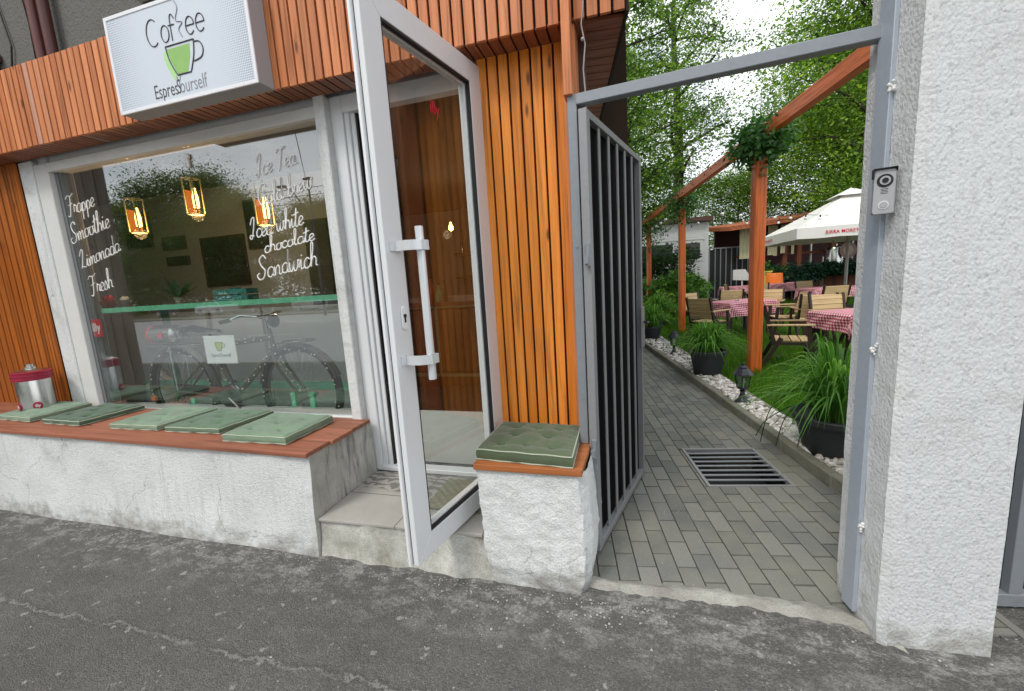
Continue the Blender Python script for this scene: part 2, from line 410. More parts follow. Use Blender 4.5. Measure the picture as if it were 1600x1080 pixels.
def leafmat(name, c1, c2, tr=.45, c3=None):
    t = NT(name); r = t.rnd(); stops = [(0, c1), (1, c2)] if c3 is None else [(0, c1), (.65, c2), (1, c3)]
    c = t.ramp(r, stops); t.n.remove(t.b)
    d = t.n.new('ShaderNodeBsdfPrincipled'); d.inputs['Roughness'].default_value = .45; d.inputs['Specular IOR Level'].default_value = .35
    t.l.new(c, d.inputs['Base Color'])
    tl = t.n.new('ShaderNodeBsdfTranslucent'); c2_ = t.mix(1.0, c, (1.5, 1.6, .7), 'MULTIPLY'); t.l.new(c2_, tl.inputs[0])
    mxs = t.n.new('ShaderNodeMixShader'); mxs.inputs[0].default_value = tr
    t.l.new(d.outputs[0], mxs.inputs[1]); t.l.new(tl.outputs[0], mxs.inputs[2]); t.l.new(mxs.outputs[0], t.out.inputs[0]); return t.m
M['leafA'] = leafmat('green_leaves', (.022, .06, .011), (.10, .21, .030), .5, (.32, .48, .08))
M['leafB'] = leafmat('yellow_green_leaves', (.035, .09, .013), (.16, .29, .035), .52, (.42, .58, .10))
M['leafP'] = leafmat('park_leaves', (.055, .09, .035), (.17, .25, .09), .45)
M['leafC'] = leafmat('dark_green_leaves', (.018, .045, .014), (.05, .11, .03), .35)
M['ivy'] = leafmat('dark_ivy_leaves', (.008, .035, .022), (.022, .085, .05), .25)
M['bush'] = leafmat('glossy_bush_leaves', (.03, .09, .015), (.09, .22, .035), .4, (.20, .36, .08))
M['grass'] = leafmat('lawn_blades', (.05, .14, .008), (.13, .30, .02), .45)
M['reed'] = leafmat('reed_blades', (.04, .13, .018), (.13, .32, .05), .45, (.30, .52, .13))
M['pine'] = leafmat('garland_needles', (.02, .075, .02), (.06, .17, .045), .35, (.12, .26, .09))

def velvet(name, c, var=.14):
    t = NT(name); v = t.co(); n = t.noise(v, 6, 5); n2 = t.noise(v, 300, 2)
    cc_ = t.mix(t.ramp(n, [(.3, 0), (.7, 1)]), tuple(x * (1 - var) for x in c), tuple(x * (1 + var) for x in c))
    t.set(cc_, .85, spec=.15)
    t.b.inputs['Sheen Weight'].default_value = .35; t.b.inputs['Sheen Roughness'].default_value = .4
    t.bump(t.math('ADD', n2, t.math('MULTIPLY', t.noise(v, 22, 4, .6, 1.2), 2.2)), .35, .004); return t.m
M['cush_light'] = velvet('pale_sage_velvet', (.185, .265, .18))
M['cush_dark'] = velvet('deep_sage_velvet', (.075, .125, .078))
M['cush_mid'] = velvet('mid_sage_velvet', (.115, .18, .115))
M['cush_olive'] = velvet('olive_sage_velvet', (.095, .125, .072))
M['button'] = plain('dark_green_button', (.03, .05, .03), .8)
M['piping'] = plain('pale_piping_cord', (.42, .46, .36), .8)

def asphalt():
    t = NT('pavement_asphalt'); v = t.co()
    n1 = t.noise(v, 240, 3, .7); n2 = t.noise(v, 60, 5, .65); n3 = t.noise(v, 1.6, 6, .6)
    cell = t.vor(v, 170, out=1); cg = t.n.new('ShaderNodeRGBToBW'); t.l.new(cell, cg.inputs[0]); ed = t.vor(v, 170)
    c = t.mix(t.ramp(n3, [(.3, 0), (.7, 1)]), (.130, .127, .118), (.176, .172, .160))
    st = t.ramp(cg.outputs[0], [(.1, .74), (.45, .96), (.75, 1.10), (.96, 1.6)])
    c = t.mix(1.0, c, st, 'MULTIPLY'); c = t.mix(t.ramp(ed, [(.35, 0), (.7, .42)]), c, (.06, .059, .055))
    c = t.mix(t.ramp(n2, [(.3, .4), (.5, 0)]), c, (.06, .059, .056))
    P = t.xyz(); X, Y = P[0], P[1]
    # dried plaster splashes, denser along the walls
    near = t.ramp(t.math('ADD', t.math('ABSOLUTE', t.math('SUBTRACT', Y, 1.72)), t.math('MULTIPLY', t.noise(v, 3, 3), .25)), [(.10, 1), (.45, .12), (.95, .05)])
    dv = t.n.new('ShaderNodeVectorMath'); dv.operation = 'ADD'; nz3 = t.n.new('ShaderNodeTexNoise'); nz3.inputs['Scale'].default_value = 30; t.l.new(v, nz3.inputs['Vector']); vm = t.n.new('ShaderNodeVectorMath'); vm.operation = 'SCALE'; vm.inputs['Scale'].default_value = .05; t.l.new(nz3.outputs[1], vm.inputs[0]); t.l.new(v, dv.inputs[0]); t.l.new(vm.outputs[0], dv.inputs[1])
    s1 = t.ramp(t.vor(dv.outputs[0], 11), [(.13, 1), (.19, 0)]); s2 = t.ramp(t.noise(v, 9, 5, .7), [(.44, 0), (.54, 1)])
    sp = t.math('MULTIPLY', s1, s2)
    c = t.mix(t.math('MULTIPLY', sp, .7), c, (.42, .41, .385))
    fine = t.ramp(t.vor(v, 30), [(.08, 1), (.16, 0)]); fm = t.ramp(t.math('ADD', t.noise(v, 2.2, 4), t.math('MULTIPLY', near, .12)), [(.5, 0), (.62, 1)])
    c = t.mix(t.math('MULTIPLY', fine, t.math('MULTIPLY', fm, .7)), c, (.5, .49, .47))
    dust = t.math('MULTIPLY', t.ramp(t.noise(t.co((1, 1.7, 1)), 7, 10, .8), [(.485, 0), (.56, 1)]), t.ramp(t.noise(v, 70, 3, .7), [(.35, .2), (.6, 1)]))
    c = t.mix(t.math('MULTIPLY', dust, t.math('MULTIPLY', near, .85)), c, (.42, .41, .385))
    pat = t.ramp(t.noise(t.co((.9, 1.6, 1), loc=(3, 1, 0)), 3.4, 10, .85), [(.56, 0), (.66, .28)])
    c = t.mix(pat, c, (.20, .195, .18))
    # old seam wandering across the pavement
    wob = t.math('MULTIPLY', t.math('SUBTRACT', t.noise(t.co((1, 1, 1)), 7, 6, .75), .5), .16)
    wob2 = t.math('MULTIPLY', t.math('SUBTRACT', t.noise(t.co((1, 1, 1)), 1.1, 2), .5), .12)
    line = t.math('ABSOLUTE', t.math('ADD', t.math('ADD', t.math('SUBTRACT', Y, t.math('ADD', t.math('MULTIPLY', X, SEAM[0]), SEAM[1])), wob), wob2))
    crack = t.ramp(line, [(.002, 1), (.009, 0)])
    gap = t.ramp(t.noise(v, 11, 3), [(.38, 0), (.5, 1)])
    xm = t.ramp(X, [(0, 1), (.02, 0)])
    ck = t.math('MULTIPLY', crack, gap)
    c = t.mix(t.math('MULTIPLY', ck, .85), c, (.30, .29, .27))
    rg = t.ramp(line, [(.009, 0), (.013, .45), (.022, 0)])
    c = t.mix(t.math('MULTIPLY', rg, gap), c, (.03, .029, .028))
    t.set(c, .88, spec=.3)
    h = t.math('ADD', t.math('SUBTRACT', t.math('MULTIPLY', n1, .5), t.math('MULTIPLY', ed, .8)), t.math('ADD', t.math('MULTIPLY', n2, 1.0), t.math('MULTIPLY', crack, .5)))
    t.bump(h, .75, .010); return t.m
SEAM = (0.0, 1.15)
M['asphalt'] = asphalt()
def paver():
    t = NT('grey_concrete_pavers'); v = t.co(); r = t.rnd(); n = t.noise(v, 160, 4, .65); n3 = t.noise(v, 2.4, 5, .6)
    c = t.mix(r, (.150, .154, .143), (.245, .243, .222)); c = t.mix(t.ramp(n, [(.3, .45), (.55, 0)]), c, (.07, .07, .062))
    c = t.mix(t.ramp(n3, [(.42, 0), (.68, .6)]), c, (.27, .26, .20))
    c = t.mix(t.ramp(t.vor(v, 26), [(.05, .8), (.10, 0)]), c, t.mix(t.ramp(t.noise(v, 5, 2), [(.5, 0), (.6, 1)]), c, (.5, .5, .48)))
    t.set(c, .85, spec=.3); t.bump(t.math('ADD', n, t.math('MULTIPLY', t.noise(v, 30, 3), .8)), .6, .004); return t.m
M['paver'] = paver()
def concrete(name, a, b, bs=.6):
    t = NT(name); v = t.co(); n = t.noise(v, 4, 7, .7); n2 = t.noise(v, 120, 4, .65)
    c = t.mix(t.ramp(n, [(.35, 0), (.65, 1)]), a, b); c = t.mix(t.ramp(n2, [(.3, .5), (.5, 0)]), c, tuple(x * .5 for x in a))
    t.set(c, .88, spec=.25); t.bump(t.math('ADD', n2, n), bs, .006); return t.m
M['kerb'] = concrete('kerb_concrete', (.17, .165, .13), (.27, .26, .21))
M['concrete'] = concrete('pale_threshold_concrete', (.26, .25, .22), (.46, .45, .40), .9)
M['riser'] = concrete('stained_step_riser', (.30, .29, .24), (.70, .69, .64), .9)
M['joint'] = concrete('joint_sand', (.06, .057, .047), (.10, .095, .078))
M['earth'] = plain('garden_earth', (.05, .06, .022), .95, 0, .4, 3, .6)
def pebbles():
    t = NT('white_pebbles'); r = t.rnd(); v = t.co()
    c = t.ramp(r, [(0, (.45, .40, .36)), (.4, (.68, .64, .60)), (1, (.85, .83, .80))])
    t.set(t.mix(t.ramp(t.noise(v, 60, 3), [(.3, .35), (.6, 0)]), c, (.2, .18, .15)), .75); t.bump(t.noise(v, 90, 3), .3, .003); return t.m
M['pebbles'] = pebbles()
M['crumb'] = plain('plaster_crumb', (.46, .45, .42), .8, 0, .2, 30)
def tiles(name, a, b, size, groutc=(.16, .15, .13), pat=True):
    t = NT(name); v = t.co(); br = t.n.new('ShaderNodeTexBrick'); br.offset = 0; br.inputs['Scale'].default_value = 1
    br.inputs['Brick Width'].default_value = size; br.inputs['Row Height'].default_value = size; br.inputs['Mortar Size'].default_value = .004
    br.inputs['Color1'].default_value = (*a, 1); br.inputs['Color2'].default_value = (*b, 1); br.inputs['Mortar'].default_value = (*groutc, 1)
    t.l.new(v, br.inputs['Vector']); n = t.noise(v, 5, 6, .65)
    c = t.mix(t.ramp(n, [(.35, .35), (.65, 0)]), br.outputs[0], tuple(x * .55 for x in a))
    if pat:   # faded ornamental print on some of the tiles
        w = t.n.new('ShaderNodeTexWave'); w.wave_type = 'RINGS'; w.inputs['Scale'].default_value = 9; w.inputs['Distortion'].default_value = 9; w.inputs['Detail'].default_value = 3
        t.l.new(v, w.inputs[0]); fac = t.math('MULTIPLY', t.ramp(w.outputs[1], [(.45, 0), (.6, .8)]), t.ramp(t.math('ADD', t.math('MULTIPLY', t.xyz()[1], 3.0), t.noise(v, 1.4, 1)), [(.5, 0), (.56, 1)]))
        c = t.mix(fac, c, tuple(x * .33 for x in a))
    t.set(c, .6, spec=.25); return t.m
M['steptile'] = tiles('step_tiles', (.46, .44, .40), (.42, .405, .37), .60)
M['floortile'] = tiles('interior_floor_tiles', (.15, .15, .14), (.11, .11, .105), .42)
def gingham():
    t = NT('red_gingham_cloth'); P = t.xyz()
    def st(x): return t.math('GREATER_THAN', t.math('FRACT', t.math('MULTIPLY', x, 1 / .05)), .5)
    a, b = st(P[0]), st(P[1]); s_ = t.math('MULTIPLY', t.math('ADD', a, b), .5)
    t.set(t.ramp(s_, [(0, (.72, .66, .64)), (.5, (.42, .07, .11)), (1, (.20, .008, .03))]), .8, spec=.2); return t.m
def gingham2():
    t = NT('red_gingham_cloth'); u = t.n.new('ShaderNodeUVMap'); P = t.xyz(u.outputs[0])
    def st(x): return t.math('GREATER_THAN', t.math('FRACT', t.math('MULTIPLY', x, 1 / .045)), .5)
    a, b = st(P[0]), st(P[1]); s_ = t.math('MULTIPLY', t.math('ADD', a, b), .5)
    r_ = t.ramp(s_, [(0, (.84, .76, .76)), (.5, (.62, .18, .24)), (1, (.34, .02, .06))])
    t.set(r_, .8, spec=.2); return t.m
M['gingham'] = gingham2()
def signpanel():
    t = NT('perforated_sign_panel'); P = t.xyz()
    X, Z = P[0], P[2]
    fx = t.math('SUBTRACT', t.math('FRACT', t.math('MULTIPLY', X, 1 / .0125)), .5)
    fz = t.math('SUBTRACT', t.math('FRACT', t.math('MULTIPLY', Z, 1 / .0125)), .5)
    d = t.math('SQRT', t.math('ADD', t.math('MULTIPLY', fx, fx), t.math('MULTIPLY', fz, fz)))
    e = t.math('ABSOLUTE', t.math('SUBTRACT', X, -2.517))       # dots grow toward both ends of the panel
    rad = t.ramp(e, [(.20, 0.0), (.52, .36)])
    dot = t.math('LESS_THAN', d, rad)
    t.set(t.mix(t.math('MULTIPLY', dot, .8), (.60, .65, .72), (.22, .25, .31)), .4); return t.m
M['signpanel'] = signpanel()

# ---------------------------------------------------------------- lettering
def sm(pts, k=5):
    P = [Vector((a, b)) for a, b in pts]
    if len(P) < 3: return P
    o = []
    for i in range(len(P) - 1):
        p0, p1, p2, p3 = P[max(i - 1, 0)], P[i], P[i + 1], P[min(i + 2, len(P) - 1)]
        for j in range(k):
            t = j / k; o.append(.5 * ((2 * p1) + (p2 - p0) * t + (2 * p0 - 5 * p1 + 4 * p2 - p3) * t * t + (3 * p1 - p0 - 3 * p2 + p3) * t ** 3))
    o.append(P[-1]); return o
# script glyphs: width, strokes; x height .42, cap height 1
G = {
 'a': (.42, [[(.36,.38),(.2,.44),(.05,.3),(.06,.06),(.2,0),(.33,.12),(.38,.38),(.34,.08),(.44,.03),(.5,.1)]]),
 'b': (.40, [[(-.02,.05),(.12,.4),(.18,.95),(.08,1),(.06,.5),(.08,.05),(.2,0),(.36,.15),(.3,.4),(.14,.36)]]),
 'c': (.36, [[(.34,.36),(.2,.44),(.04,.26),(.08,.04),(.22,0),(.38,.1)]]),
 'd': (.44, [[(.36,.36),(.2,.44),(.05,.28),(.07,.05),(.2,0),(.34,.14),(.4,1),(.36,.1),(.46,.02),(.52,.08)]]),
 'e': (.36, [[(-.02,.08),(.16,.2),(.32,.3),(.24,.44),(.08,.36),(.06,.1),(.18,0),(.38,.1)]]),
 'h': (.42, [[(-.02,.05),(.12,.4),(.2,.95),(.1,1),(.07,.5),(.06,0),(.1,.26),(.24,.42),(.34,.3),(.33,.05),(.42,.02)]]),
 'i': (.24, [[(-.02,.08),(.1,.42),(.1,.06),(.18,.0),(.28,.08)], [(.13,.56),(.15,.62)]]),
 'l': (.26, [[(-.02,.05),(.14,.4),(.2,.95),(.1,1),(.08,.5),(.1,.06),(.18,0),(.28,.08)]]),
 'm': (.62, [[(.02,.4),(.06,0),(.1,.3),(.2,.43),(.26,.3),(.25,0),(.3,.28),(.42,.43),(.48,.3),(.47,.05),(.56,0),(.64,.08)]]),
 'n': (.44, [[(.02,.4),(.06,0),(.1,.28),(.24,.43),(.31,.3),(.3,.05),(.38,0),(.46,.08)]]),
 'o': (.40, [[(.22,.43),(.06,.32),(.06,.06),(.2,0),(.34,.12),(.32,.36),(.2,.43),(.34,.38),(.44,.4)]]),
 'p': (.42, [[(.0,.1),(.1,.43),(.06,-.4),(.08,.2),(.2,.43),(.34,.3),(.28,.04),(.1,.02)]]),
 'r': (.32, [[(.02,.1),(.1,.46),(.16,.38),(.28,.38),(.24,.1),(.34,.04)]]),
 's': (.32, [[(-.02,.06),(.16,.46),(.26,.16),(.16,0),(.02,.06)], [(.2,.03),(.34,.1)]]),
 't': (.30, [[(.0,.06),(.16,.5),(.18,.9),(.12,.4),(.12,.04),(.22,0),(.32,.08)], [(-.02,.58),(.34,.66)]]),
 'w': (.58, [[(.02,.42),(.04,.1),(.14,0),(.24,.2),(.26,.42),(.27,.08),(.38,0),(.5,.2),(.5,.44),(.58,.4)]]),
 'C': (.62, [[(.56,.8),(.5,.98),(.3,.98),(.08,.7),(.05,.3),(.2,.02),(.42,0),(.6,.16)]]),
 'F': (.52, [[(-.1,.86),(.1,1.0),(.35,.92),(.62,1.02)], [(.34,.94),(.26,.4),(.14,-.04),(-.04,.0)], [(.1,.5),(.44,.56)]]),
 'I': (.40, [[(.0,.7),(.12,.98),(.3,1.0),(.22,.5),(.08,0),(-.08,.04),(-.02,.16),(.24,.1)]]),
 'L': (.52, [[(.0,.7),(.22,1),(.34,.86),(.16,.3),(.02,.02),(.12,.1),(.36,0),(.56,.1)]]),
 'S': (.56, [[(.52,.84),(.36,1.02),(.14,.86),(.22,.58),(.44,.32),(.34,.02),(.1,-.04),(-.04,.16),(.08,.26)]]),
 'T': (.50, [[(-.05,.82),(.1,.98),(.34,.92),(.6,1.02)], [(.32,.94),(.24,.4),(.14,0),(.02,.04)]]),
 ' ': (.34, []), 'f': (.30, [[(.3,.92),(.2,1.0),(.12,.85),(.12,0)], [(0,.46),(.28,.46)]]),
}
def write(mb, text, p0, p1, h, rad, nrm=(0, -1, 0), slant=.22, jitter=.02, flat=1.0):
    """handwriting along the line p0 to p1, capital height h, strokes of radius rad lying on a surface"""
    p0 = Vector(p0); p1 = Vector(p1); L = (p1 - p0).length; d = (p1 - p0).normalized(); up = Vector(nrm).cross(d) * -1
    if up.z < 0: up = -up
    tot = sum(G[c][0] for c in text); sx = L / tot; x = 0
    for c in text:
        w_, st = G[c]; jy = random.uniform(-jitter, jitter)
        for s_ in st:
            pts = sm(s_, 4)
            mb.tube([p0 + d * ((x + p.x) * sx + slant * p.y * h) + up * ((p.y + jy) * h) for p in pts], rad, 5)
        x += w_
def bfont(name, text, size, mat, parent, loc, rot=(R(90), 0, 0), sx=1.0, offset=0.0, ext=.0006, align='CENTER', spacing=1.0):
    cu = bpy.data.curves.new(name, 'FONT'); cu.body = text; cu.size = size; cu.align_x = align; cu.offset = offset; cu.extrude = ext; cu.space_character = spacing
    cu.resolution_u = 4
    tmp = bpy.data.objects.new('tmp_text', cu); col.objects.link(tmp)
    dg = bpy.context.evaluated_depsgraph_get(); me = bpy.data.meshes.new_from_object(tmp.evaluated_get(dg))
    bpy.data.objects.remove(tmp); bpy.data.curves.remove(cu)
    me.transform(Matrix.Diagonal((sx, 1, 1, 1))); me.name = name
    o = bpy.data.objects.new(name, me); col.objects.link(o); me.materials.clear(); me.materials.append(mat)
    o.parent = parent; o.location = loc; o.rotation_euler = rot; return o
# ================================================================ SETTING
def struct(name, mb, mat, **k):
    o = mb.build(name, mat, **k); tag(o, kind='structure'); return o
S_ = 900
mb = MB(); mb.add([(-S_, -S_, -.42), (S_, -S_, -.42), (S_, S_, -.42), (-S_, S_, -.42)], [(0, 1, 2, 3)])
g_ = struct('ground', mb, M['earth']); tag(g_, 'flat earth reaching the horizon around the street and garden', 'ground')
# pavement: asphalt up to the walls; runs under the threshold
mb = MB(); e0 = PW(.0, 1.92); e1 = PW(1.9, 1.60); e2 = PW(20, 2.3); e1 = PW(1.66, 1.64); e3 = PW(1.66, 2.2)
poly = [(-30, -2.6), (30, -2.6), (30, e2.y), (e2.x, e2.y), (e3.x, e3.y), (e1.x, e1.y), (e0.x, e0.y), (-.3, 2.3), (-30, 2.3)]
mb.prism(poly, -.42, -.004, 'z'); s_ = struct('pavement', mb, M['asphalt']); tag(s_, 'worn grey asphalt pavement in front of the cafe', 'pavement')
mb = MB()
for k in range(60): mb.box(-30 + k, -30 + k + .99, -2.78, -2.61, -.42, .0, top=.006)
struct('street_kerb', mb, M['kerb'], bevel=.01)
mb = MB(); mb.prism([(-90, -23), (60, -23), (60, -2.79), (-90, -2.79)], -.42, -.12, 'z'); struct('road', mb, M['tarmac_far'])
mb = MB()
for y in (-9.3, -16.2):
    for k in range(30): mb.box(-85 + k * 4.6, -85 + k * 4.6 + 2.6, y, y + .14, -.119, -.116)
struct('road_markings', mb, M['white'])
mb = MB(); mb.prism([(-90, -26), (60, -26), (60, -23.01), (-90, -23.01)], -.42, .0, 'z'); struct('far_pavement', mb, M['kerb'])
mb = MB(); mb.prism([(-120, -90), (90, -90), (90, -26.01), (-120, -26.01)], -.42, -.02, 'z'); struct('park_ground', mb, M['earth'])

# ---- garden path (its own square grid, 9 degrees off the facade)
PATH = thing('garden_path', None, None, kind='structure', rz=YP); tag(PATH, 'block paved garden path of running bond grey pavers', 'path')
mb = MB(); g0 = (.955, 1.53, 2.845, 3.50)
x0 = -.08
cols = [(.026 + .1 * k, .026 + .1 * (k + 1)) for k in range(0, 18)]
def yend(x): return 1.60 + 0 * x
for ci, (a, b) in enumerate(cols):
    off = 2.11 + (0 if ci % 2 == 0 else .105)
    y = off - .21 * 3
    while y < 27:
        ya, yb = y, y + .21
        y += .21
        lim = 1.90 - .155 * a
        if ya < lim: 
            ya = lim
            if yb - ya < .03: continue
        segs_ = [(ya, yb)]
        if b > g0[0] + .01 and a < g0[1] - .005:   # leave the drain free
            segs_ = []
            if ya < g0[2]: segs_.append((ya, min(yb, g0[2])))
            if yb > g0[3]: segs_.append((max(ya, g0[3]), yb))
            segs_ = [q for q in segs_ if q[1] - q[0] > .02]
            if a < g0[0] and ya >= g0[2] - .01 and yb <= g0[3] + .01:
                mb.box(a + .003, g0[0] - .003, ya + .003, yb - .003, -.05, 0 + random.uniform(-.0015, .0015), top=.004); continue
            if b > g0[1] and ya >= g0[2] - .01 and yb <= g0[3] + .01:
                mb.box(g0[1] + .003, b - .003, ya + .003, yb - .003, -.05, 0, top=.004); continue
        kl = 1.752 - .0175 * (y - 2.2)
        if a > kl - .012: continue
        b2 = min(b, kl + .006)
        for qa, qb in segs_:
            dz = random.uniform(-.002, .002)
            mb.box(a + .0012, b2 - .0012, qa + .003, qb - .003, -.05, dz, top=.0022)
mb.build('pavers', M['paver'], PATH)
mb = MB(); mb.box(-.2, g0[0], 1.93, 40, -.2, -.010); mb.box(g0[1], 1.79, 1.93, 40, -.2, -.0101); mb.box(g0[0], g0[1], 1.93, g0[2], -.2, -.0102); mb.box(g0[0], g0[1], g0[3], 40, -.2, -.0103)
mb.build('joint_sand', M['joint'], PATH)
# threshold strip of rough concrete between pavement and pavers
def thr(u, v):
    x = .01 + 1.25 * u; yc = 1.905 - .185 * u - .01 * math.sin(u * 9) - (.0 if u < .9 else (u - .9) * 1.1)
    wv = .045 + .018 * u + (.022 * mnoise.noise(Vector((u * 9, 3, 0))) + .012 * mnoise.noise(Vector((u * 34, 7, v * 2))))
    return (x, yc + (v - .5) * 2 * wv, .012 - .018 * abs(v - .5) * 2 + .002 * math.sin(u * 70 + v * 9))
mb = MB(); mb.grid(thr, 90, 6); t_ = mb.build('threshold_strip', M['concrete'], rz=YP, smooth=True)
tag(t_, 'pale concrete strip where the asphalt meets the paved path', 'threshold', kind='structure')
# lawn, gravel bed, soil
mb = MB()
for k in range(40):
    y = 2.22 + k * .62; a = (1.752 - .0175 * (y - 2)); a2 = (1.752 - .0175 * (y + .612 - 2))
    mb.prism([(a, y), (a + .075, y), (a2 + .075, y + .612), (a2, y + .612)], -.1, .088 + random.uniform(-.003, .003), 'z')
kb = mb.build('garden_kerb', M['kerb'], rz=YP, bevel=.008); tag(kb, 'low concrete kerb along the right of the paved path', 'kerb', kind='structure')
mb = MB()
for k in range(30):
    y = 2.3 + k * .62; a = 2.00 + .018 * (y - 2)
    mb.prism([(a, y), (a + .05, y), (a + .061, y + .612), (a + .011, y + .612)], -.1, .07 + random.uniform(-.004, .004), 'z')
kb = mb.build('lawn_edging', M['kerb'], rz=YP, bevel=.006); tag(kb, 'thin concrete edging between white stones and the lawn', 'edging', kind='structure')
mb = MB(); mb.prism([(1.80, 2.5), (60, 2.5), (60, 60), (-6, 60), (-6, 27.2), (1.4, 27.2)], -.4, .005, 'z')
o = mb.build('garden_ground', M['earth'], rz=YP); tag(o, kind='structure')
rs = np.random.RandomState(3)
def pebble_bed():
    base = []; 
    bm = bmesh.new(); bmesh.ops.create_icosphere(bm, subdivisions=1, radius=1)
    V0 = np.array([v.co[:] for v in bm.verts]); F0 = np.array([[v.index for v in f.verts] for f in bm.faces]); bm.free()
    N = 3400; V = []; F = []; Rn = []
    for i in range(N):
        y = 2.2 + 13 * rs.rand() ** 1.4; xa = 1.845 - .0175 * (y - 2); xb = 2.0 + .018 * (y - 2)
        x = xa + (xb - xa) * rs.rand(); s = .012 + .022 * rs.rand() ** 1.5
        sc3 = s * np.array([1 + .5 * rs.rand(), .8 + .4 * rs.rand(), .55 + .3 * rs.rand()])
        v = V0 * (1 + .22 * rs.randn(len(V0), 1)) * sc3; a = rs.rand() * 6.28; c, s2 = math.cos(a), math.sin(a)
        v = v @ np.array([[c, s2, 0], [-s2, c, 0], [0, 0, 1]]); b = (rs.rand() - .5) * 1.2; c, s2 = math.cos(b), math.sin(b)
        v = v @ np.array([[1, 0, 0], [0, c, s2], [0, -s2, c]])
        v += [x, y, .045 + .035 * rs.rand()]
        F.append(F0 + len(V0) * i); V.append(v); Rn.append(np.full(len(F0), rs.rand()))
    o = fastmesh('white_pebbles', np.vstack(V), np.vstack(F), np.concatenate(Rn), M['pebbles'])
    o.rotation_euler = (0, 0, YP); tag(o, 'bed of rough white stones between the kerb and the lawn', 'stones', kind='stuff')
pebble_bed()
def crumbs():
    bm = bmesh.new(); bmesh.ops.create_icosphere(bm, subdivisions=1, radius=1)
    V0 = np.array([v.co[:] for v in bm.verts]); F0 = np.array([[v.index for v in f.verts] for f in bm.faces]); bm.free(); V = []; F = []; Rn = []; i = 0
    spots = [(-.55, 1.70, .30, .10, 150), (-.15, 1.72, .16, .12, 110), (-2.6, 1.72, 1.3, .05, 170), (-1.2, 1.72, .5, .06, 80), (.4, 1.6, .6, .25, 50), (1.0, 1.5, .2, .1, 30), (-1.0, 1.3, 1.2, .25, 60), (-3.6, 1.7, .8, .07, 60)]
    for (cx, cy, sx, sy, n) in spots:
        for _ in range(n):
            x, y = cx + rs.randn() * sx, cy + rs.randn() * sy
            if y > 1.762 or (x > .7 and y > 1.62): y = 1.755 - abs(rs.randn()) * .03
            s_ = .0014 + .0045 * rs.rand() ** 4; v = V0 * (1 + .25 * rs.randn(len(V0), 1)) * s_ * np.array([1, 1, .55]) + [x, y, -.002]
            V.append(v); F.append(F0 + len(V0) * i); Rn.append(np.full(len(F0), rs.rand())); i += 1
    o = fastmesh('plaster_crumbs', np.vstack(V), np.vstack(F), np.concatenate(Rn), M['crumb']); tag(o, 'white plaster crumbs scattered on the asphalt along the walls', 'crumbs', kind='stuff')
crumbs()
def blades(name, mat, P, H_, W_, lean, parent=None, seg=2):
    """bent blades: P base points (n,3), heights, widths, lean vectors"""
    n = len(P); a = rs.rand(n) * 6.28; u = np.stack([np.cos(a), np.sin(a), 0 * a], 1)
    rows = []
    for k in range(seg + 1):
        t = k / seg; c = P + lean * (t ** 2)[..., None] if False else P + lean * t * t
        c = c.copy(); c[:, 2] += H_ * (t - .25 * t * t * 0)
        w = (W_ * (1 - t) ** .6)[:, None] * .5 if k < seg else W_[:, None] * .04
        rows.append(c - u * w); rows.append(c + u * w)
    V = np.stack(rows, 1).reshape(-1, 3); m_ = 2 * (seg + 1); base = np.arange(n)[:, None] * m_
    F = np.concatenate([base + np.array([[2 * k, 2 * k + 1, 2 * k + 3, 2 * k + 2]]) for k in range(seg)], 0)
    rn = np.tile(rs.rand(n), seg)
    return fastmesh(name, V, F, rn, mat, parent)
n = 70000; y = 2.2 + 17 * rs.rand(n) ** 1.5; x = 2.06 + .018 * (y - 2) + (1.0 + .62 * y) * rs.rand(n) ** 1.2
P = np.stack([x, y, np.full(n, 0.0)], 1)
patch = .5 + .5 * np.sin(x * 2.1 + np.sin(y * 1.7)) * np.sin(y * 1.3 + x)
o = blades('lawn', M['grass'], P, .05 + .06 * rs.rand(n) + .035 * patch, .006 + .004 * rs.rand(n) + .0007 * y, np.stack([rs.randn(n) * .03, rs.randn(n) * .03, 0 * x], 1), seg=2)
o.rotation_euler = (0, 0, YP); tag(o, 'lush green lawn under the garden tables', 'lawn', kind='stuff')

# ================================================================ CAFE BUILDING
CAFE = thing('cafe_building', 'cafe front in varnished orange battens with lettered window and open glass door', 'building', (-2.5, 2.4, 0))
OFF = Vector((-2.5, 2.4, 0)); MT = Matrix.Translation(-OFF)
def cpart(name, mb, mat, parent=CAFE, **k): return mb.build(name, mat, parent, M=MT, **k)
mb = MB()   # masonry of the shop floor round the openings
mb.box(-6.6, -4.50, 2.40, 2.56, 0, 3.1); mb.box(-4.50, -1.87, 2.42, 2.56, 0, .62); mb.box(-4.50, -1.87, 2.42, 2.56, 2.655, 3.1)
mb.box(-1.87, -.76, 2.45, 2.56, 2.70, 3.1); mb.box(-.757, -.30, 2.365, 2.56, 0, 3.1)
cpart('wall', mb, M['plasterframe'])
mb = MB(); mb.box(-4.76, -4.60, 2.352, 2.399, .60, 2.69); cpart('plaster_strip', mb, M['stucco'], bevel=.006)
mb = MB(); mb.box(-1.868, -1.79, 2.345, 2.56, .0, 2.70); cpart('plaster_pier', mb, M['stucco'], bevel=.006)
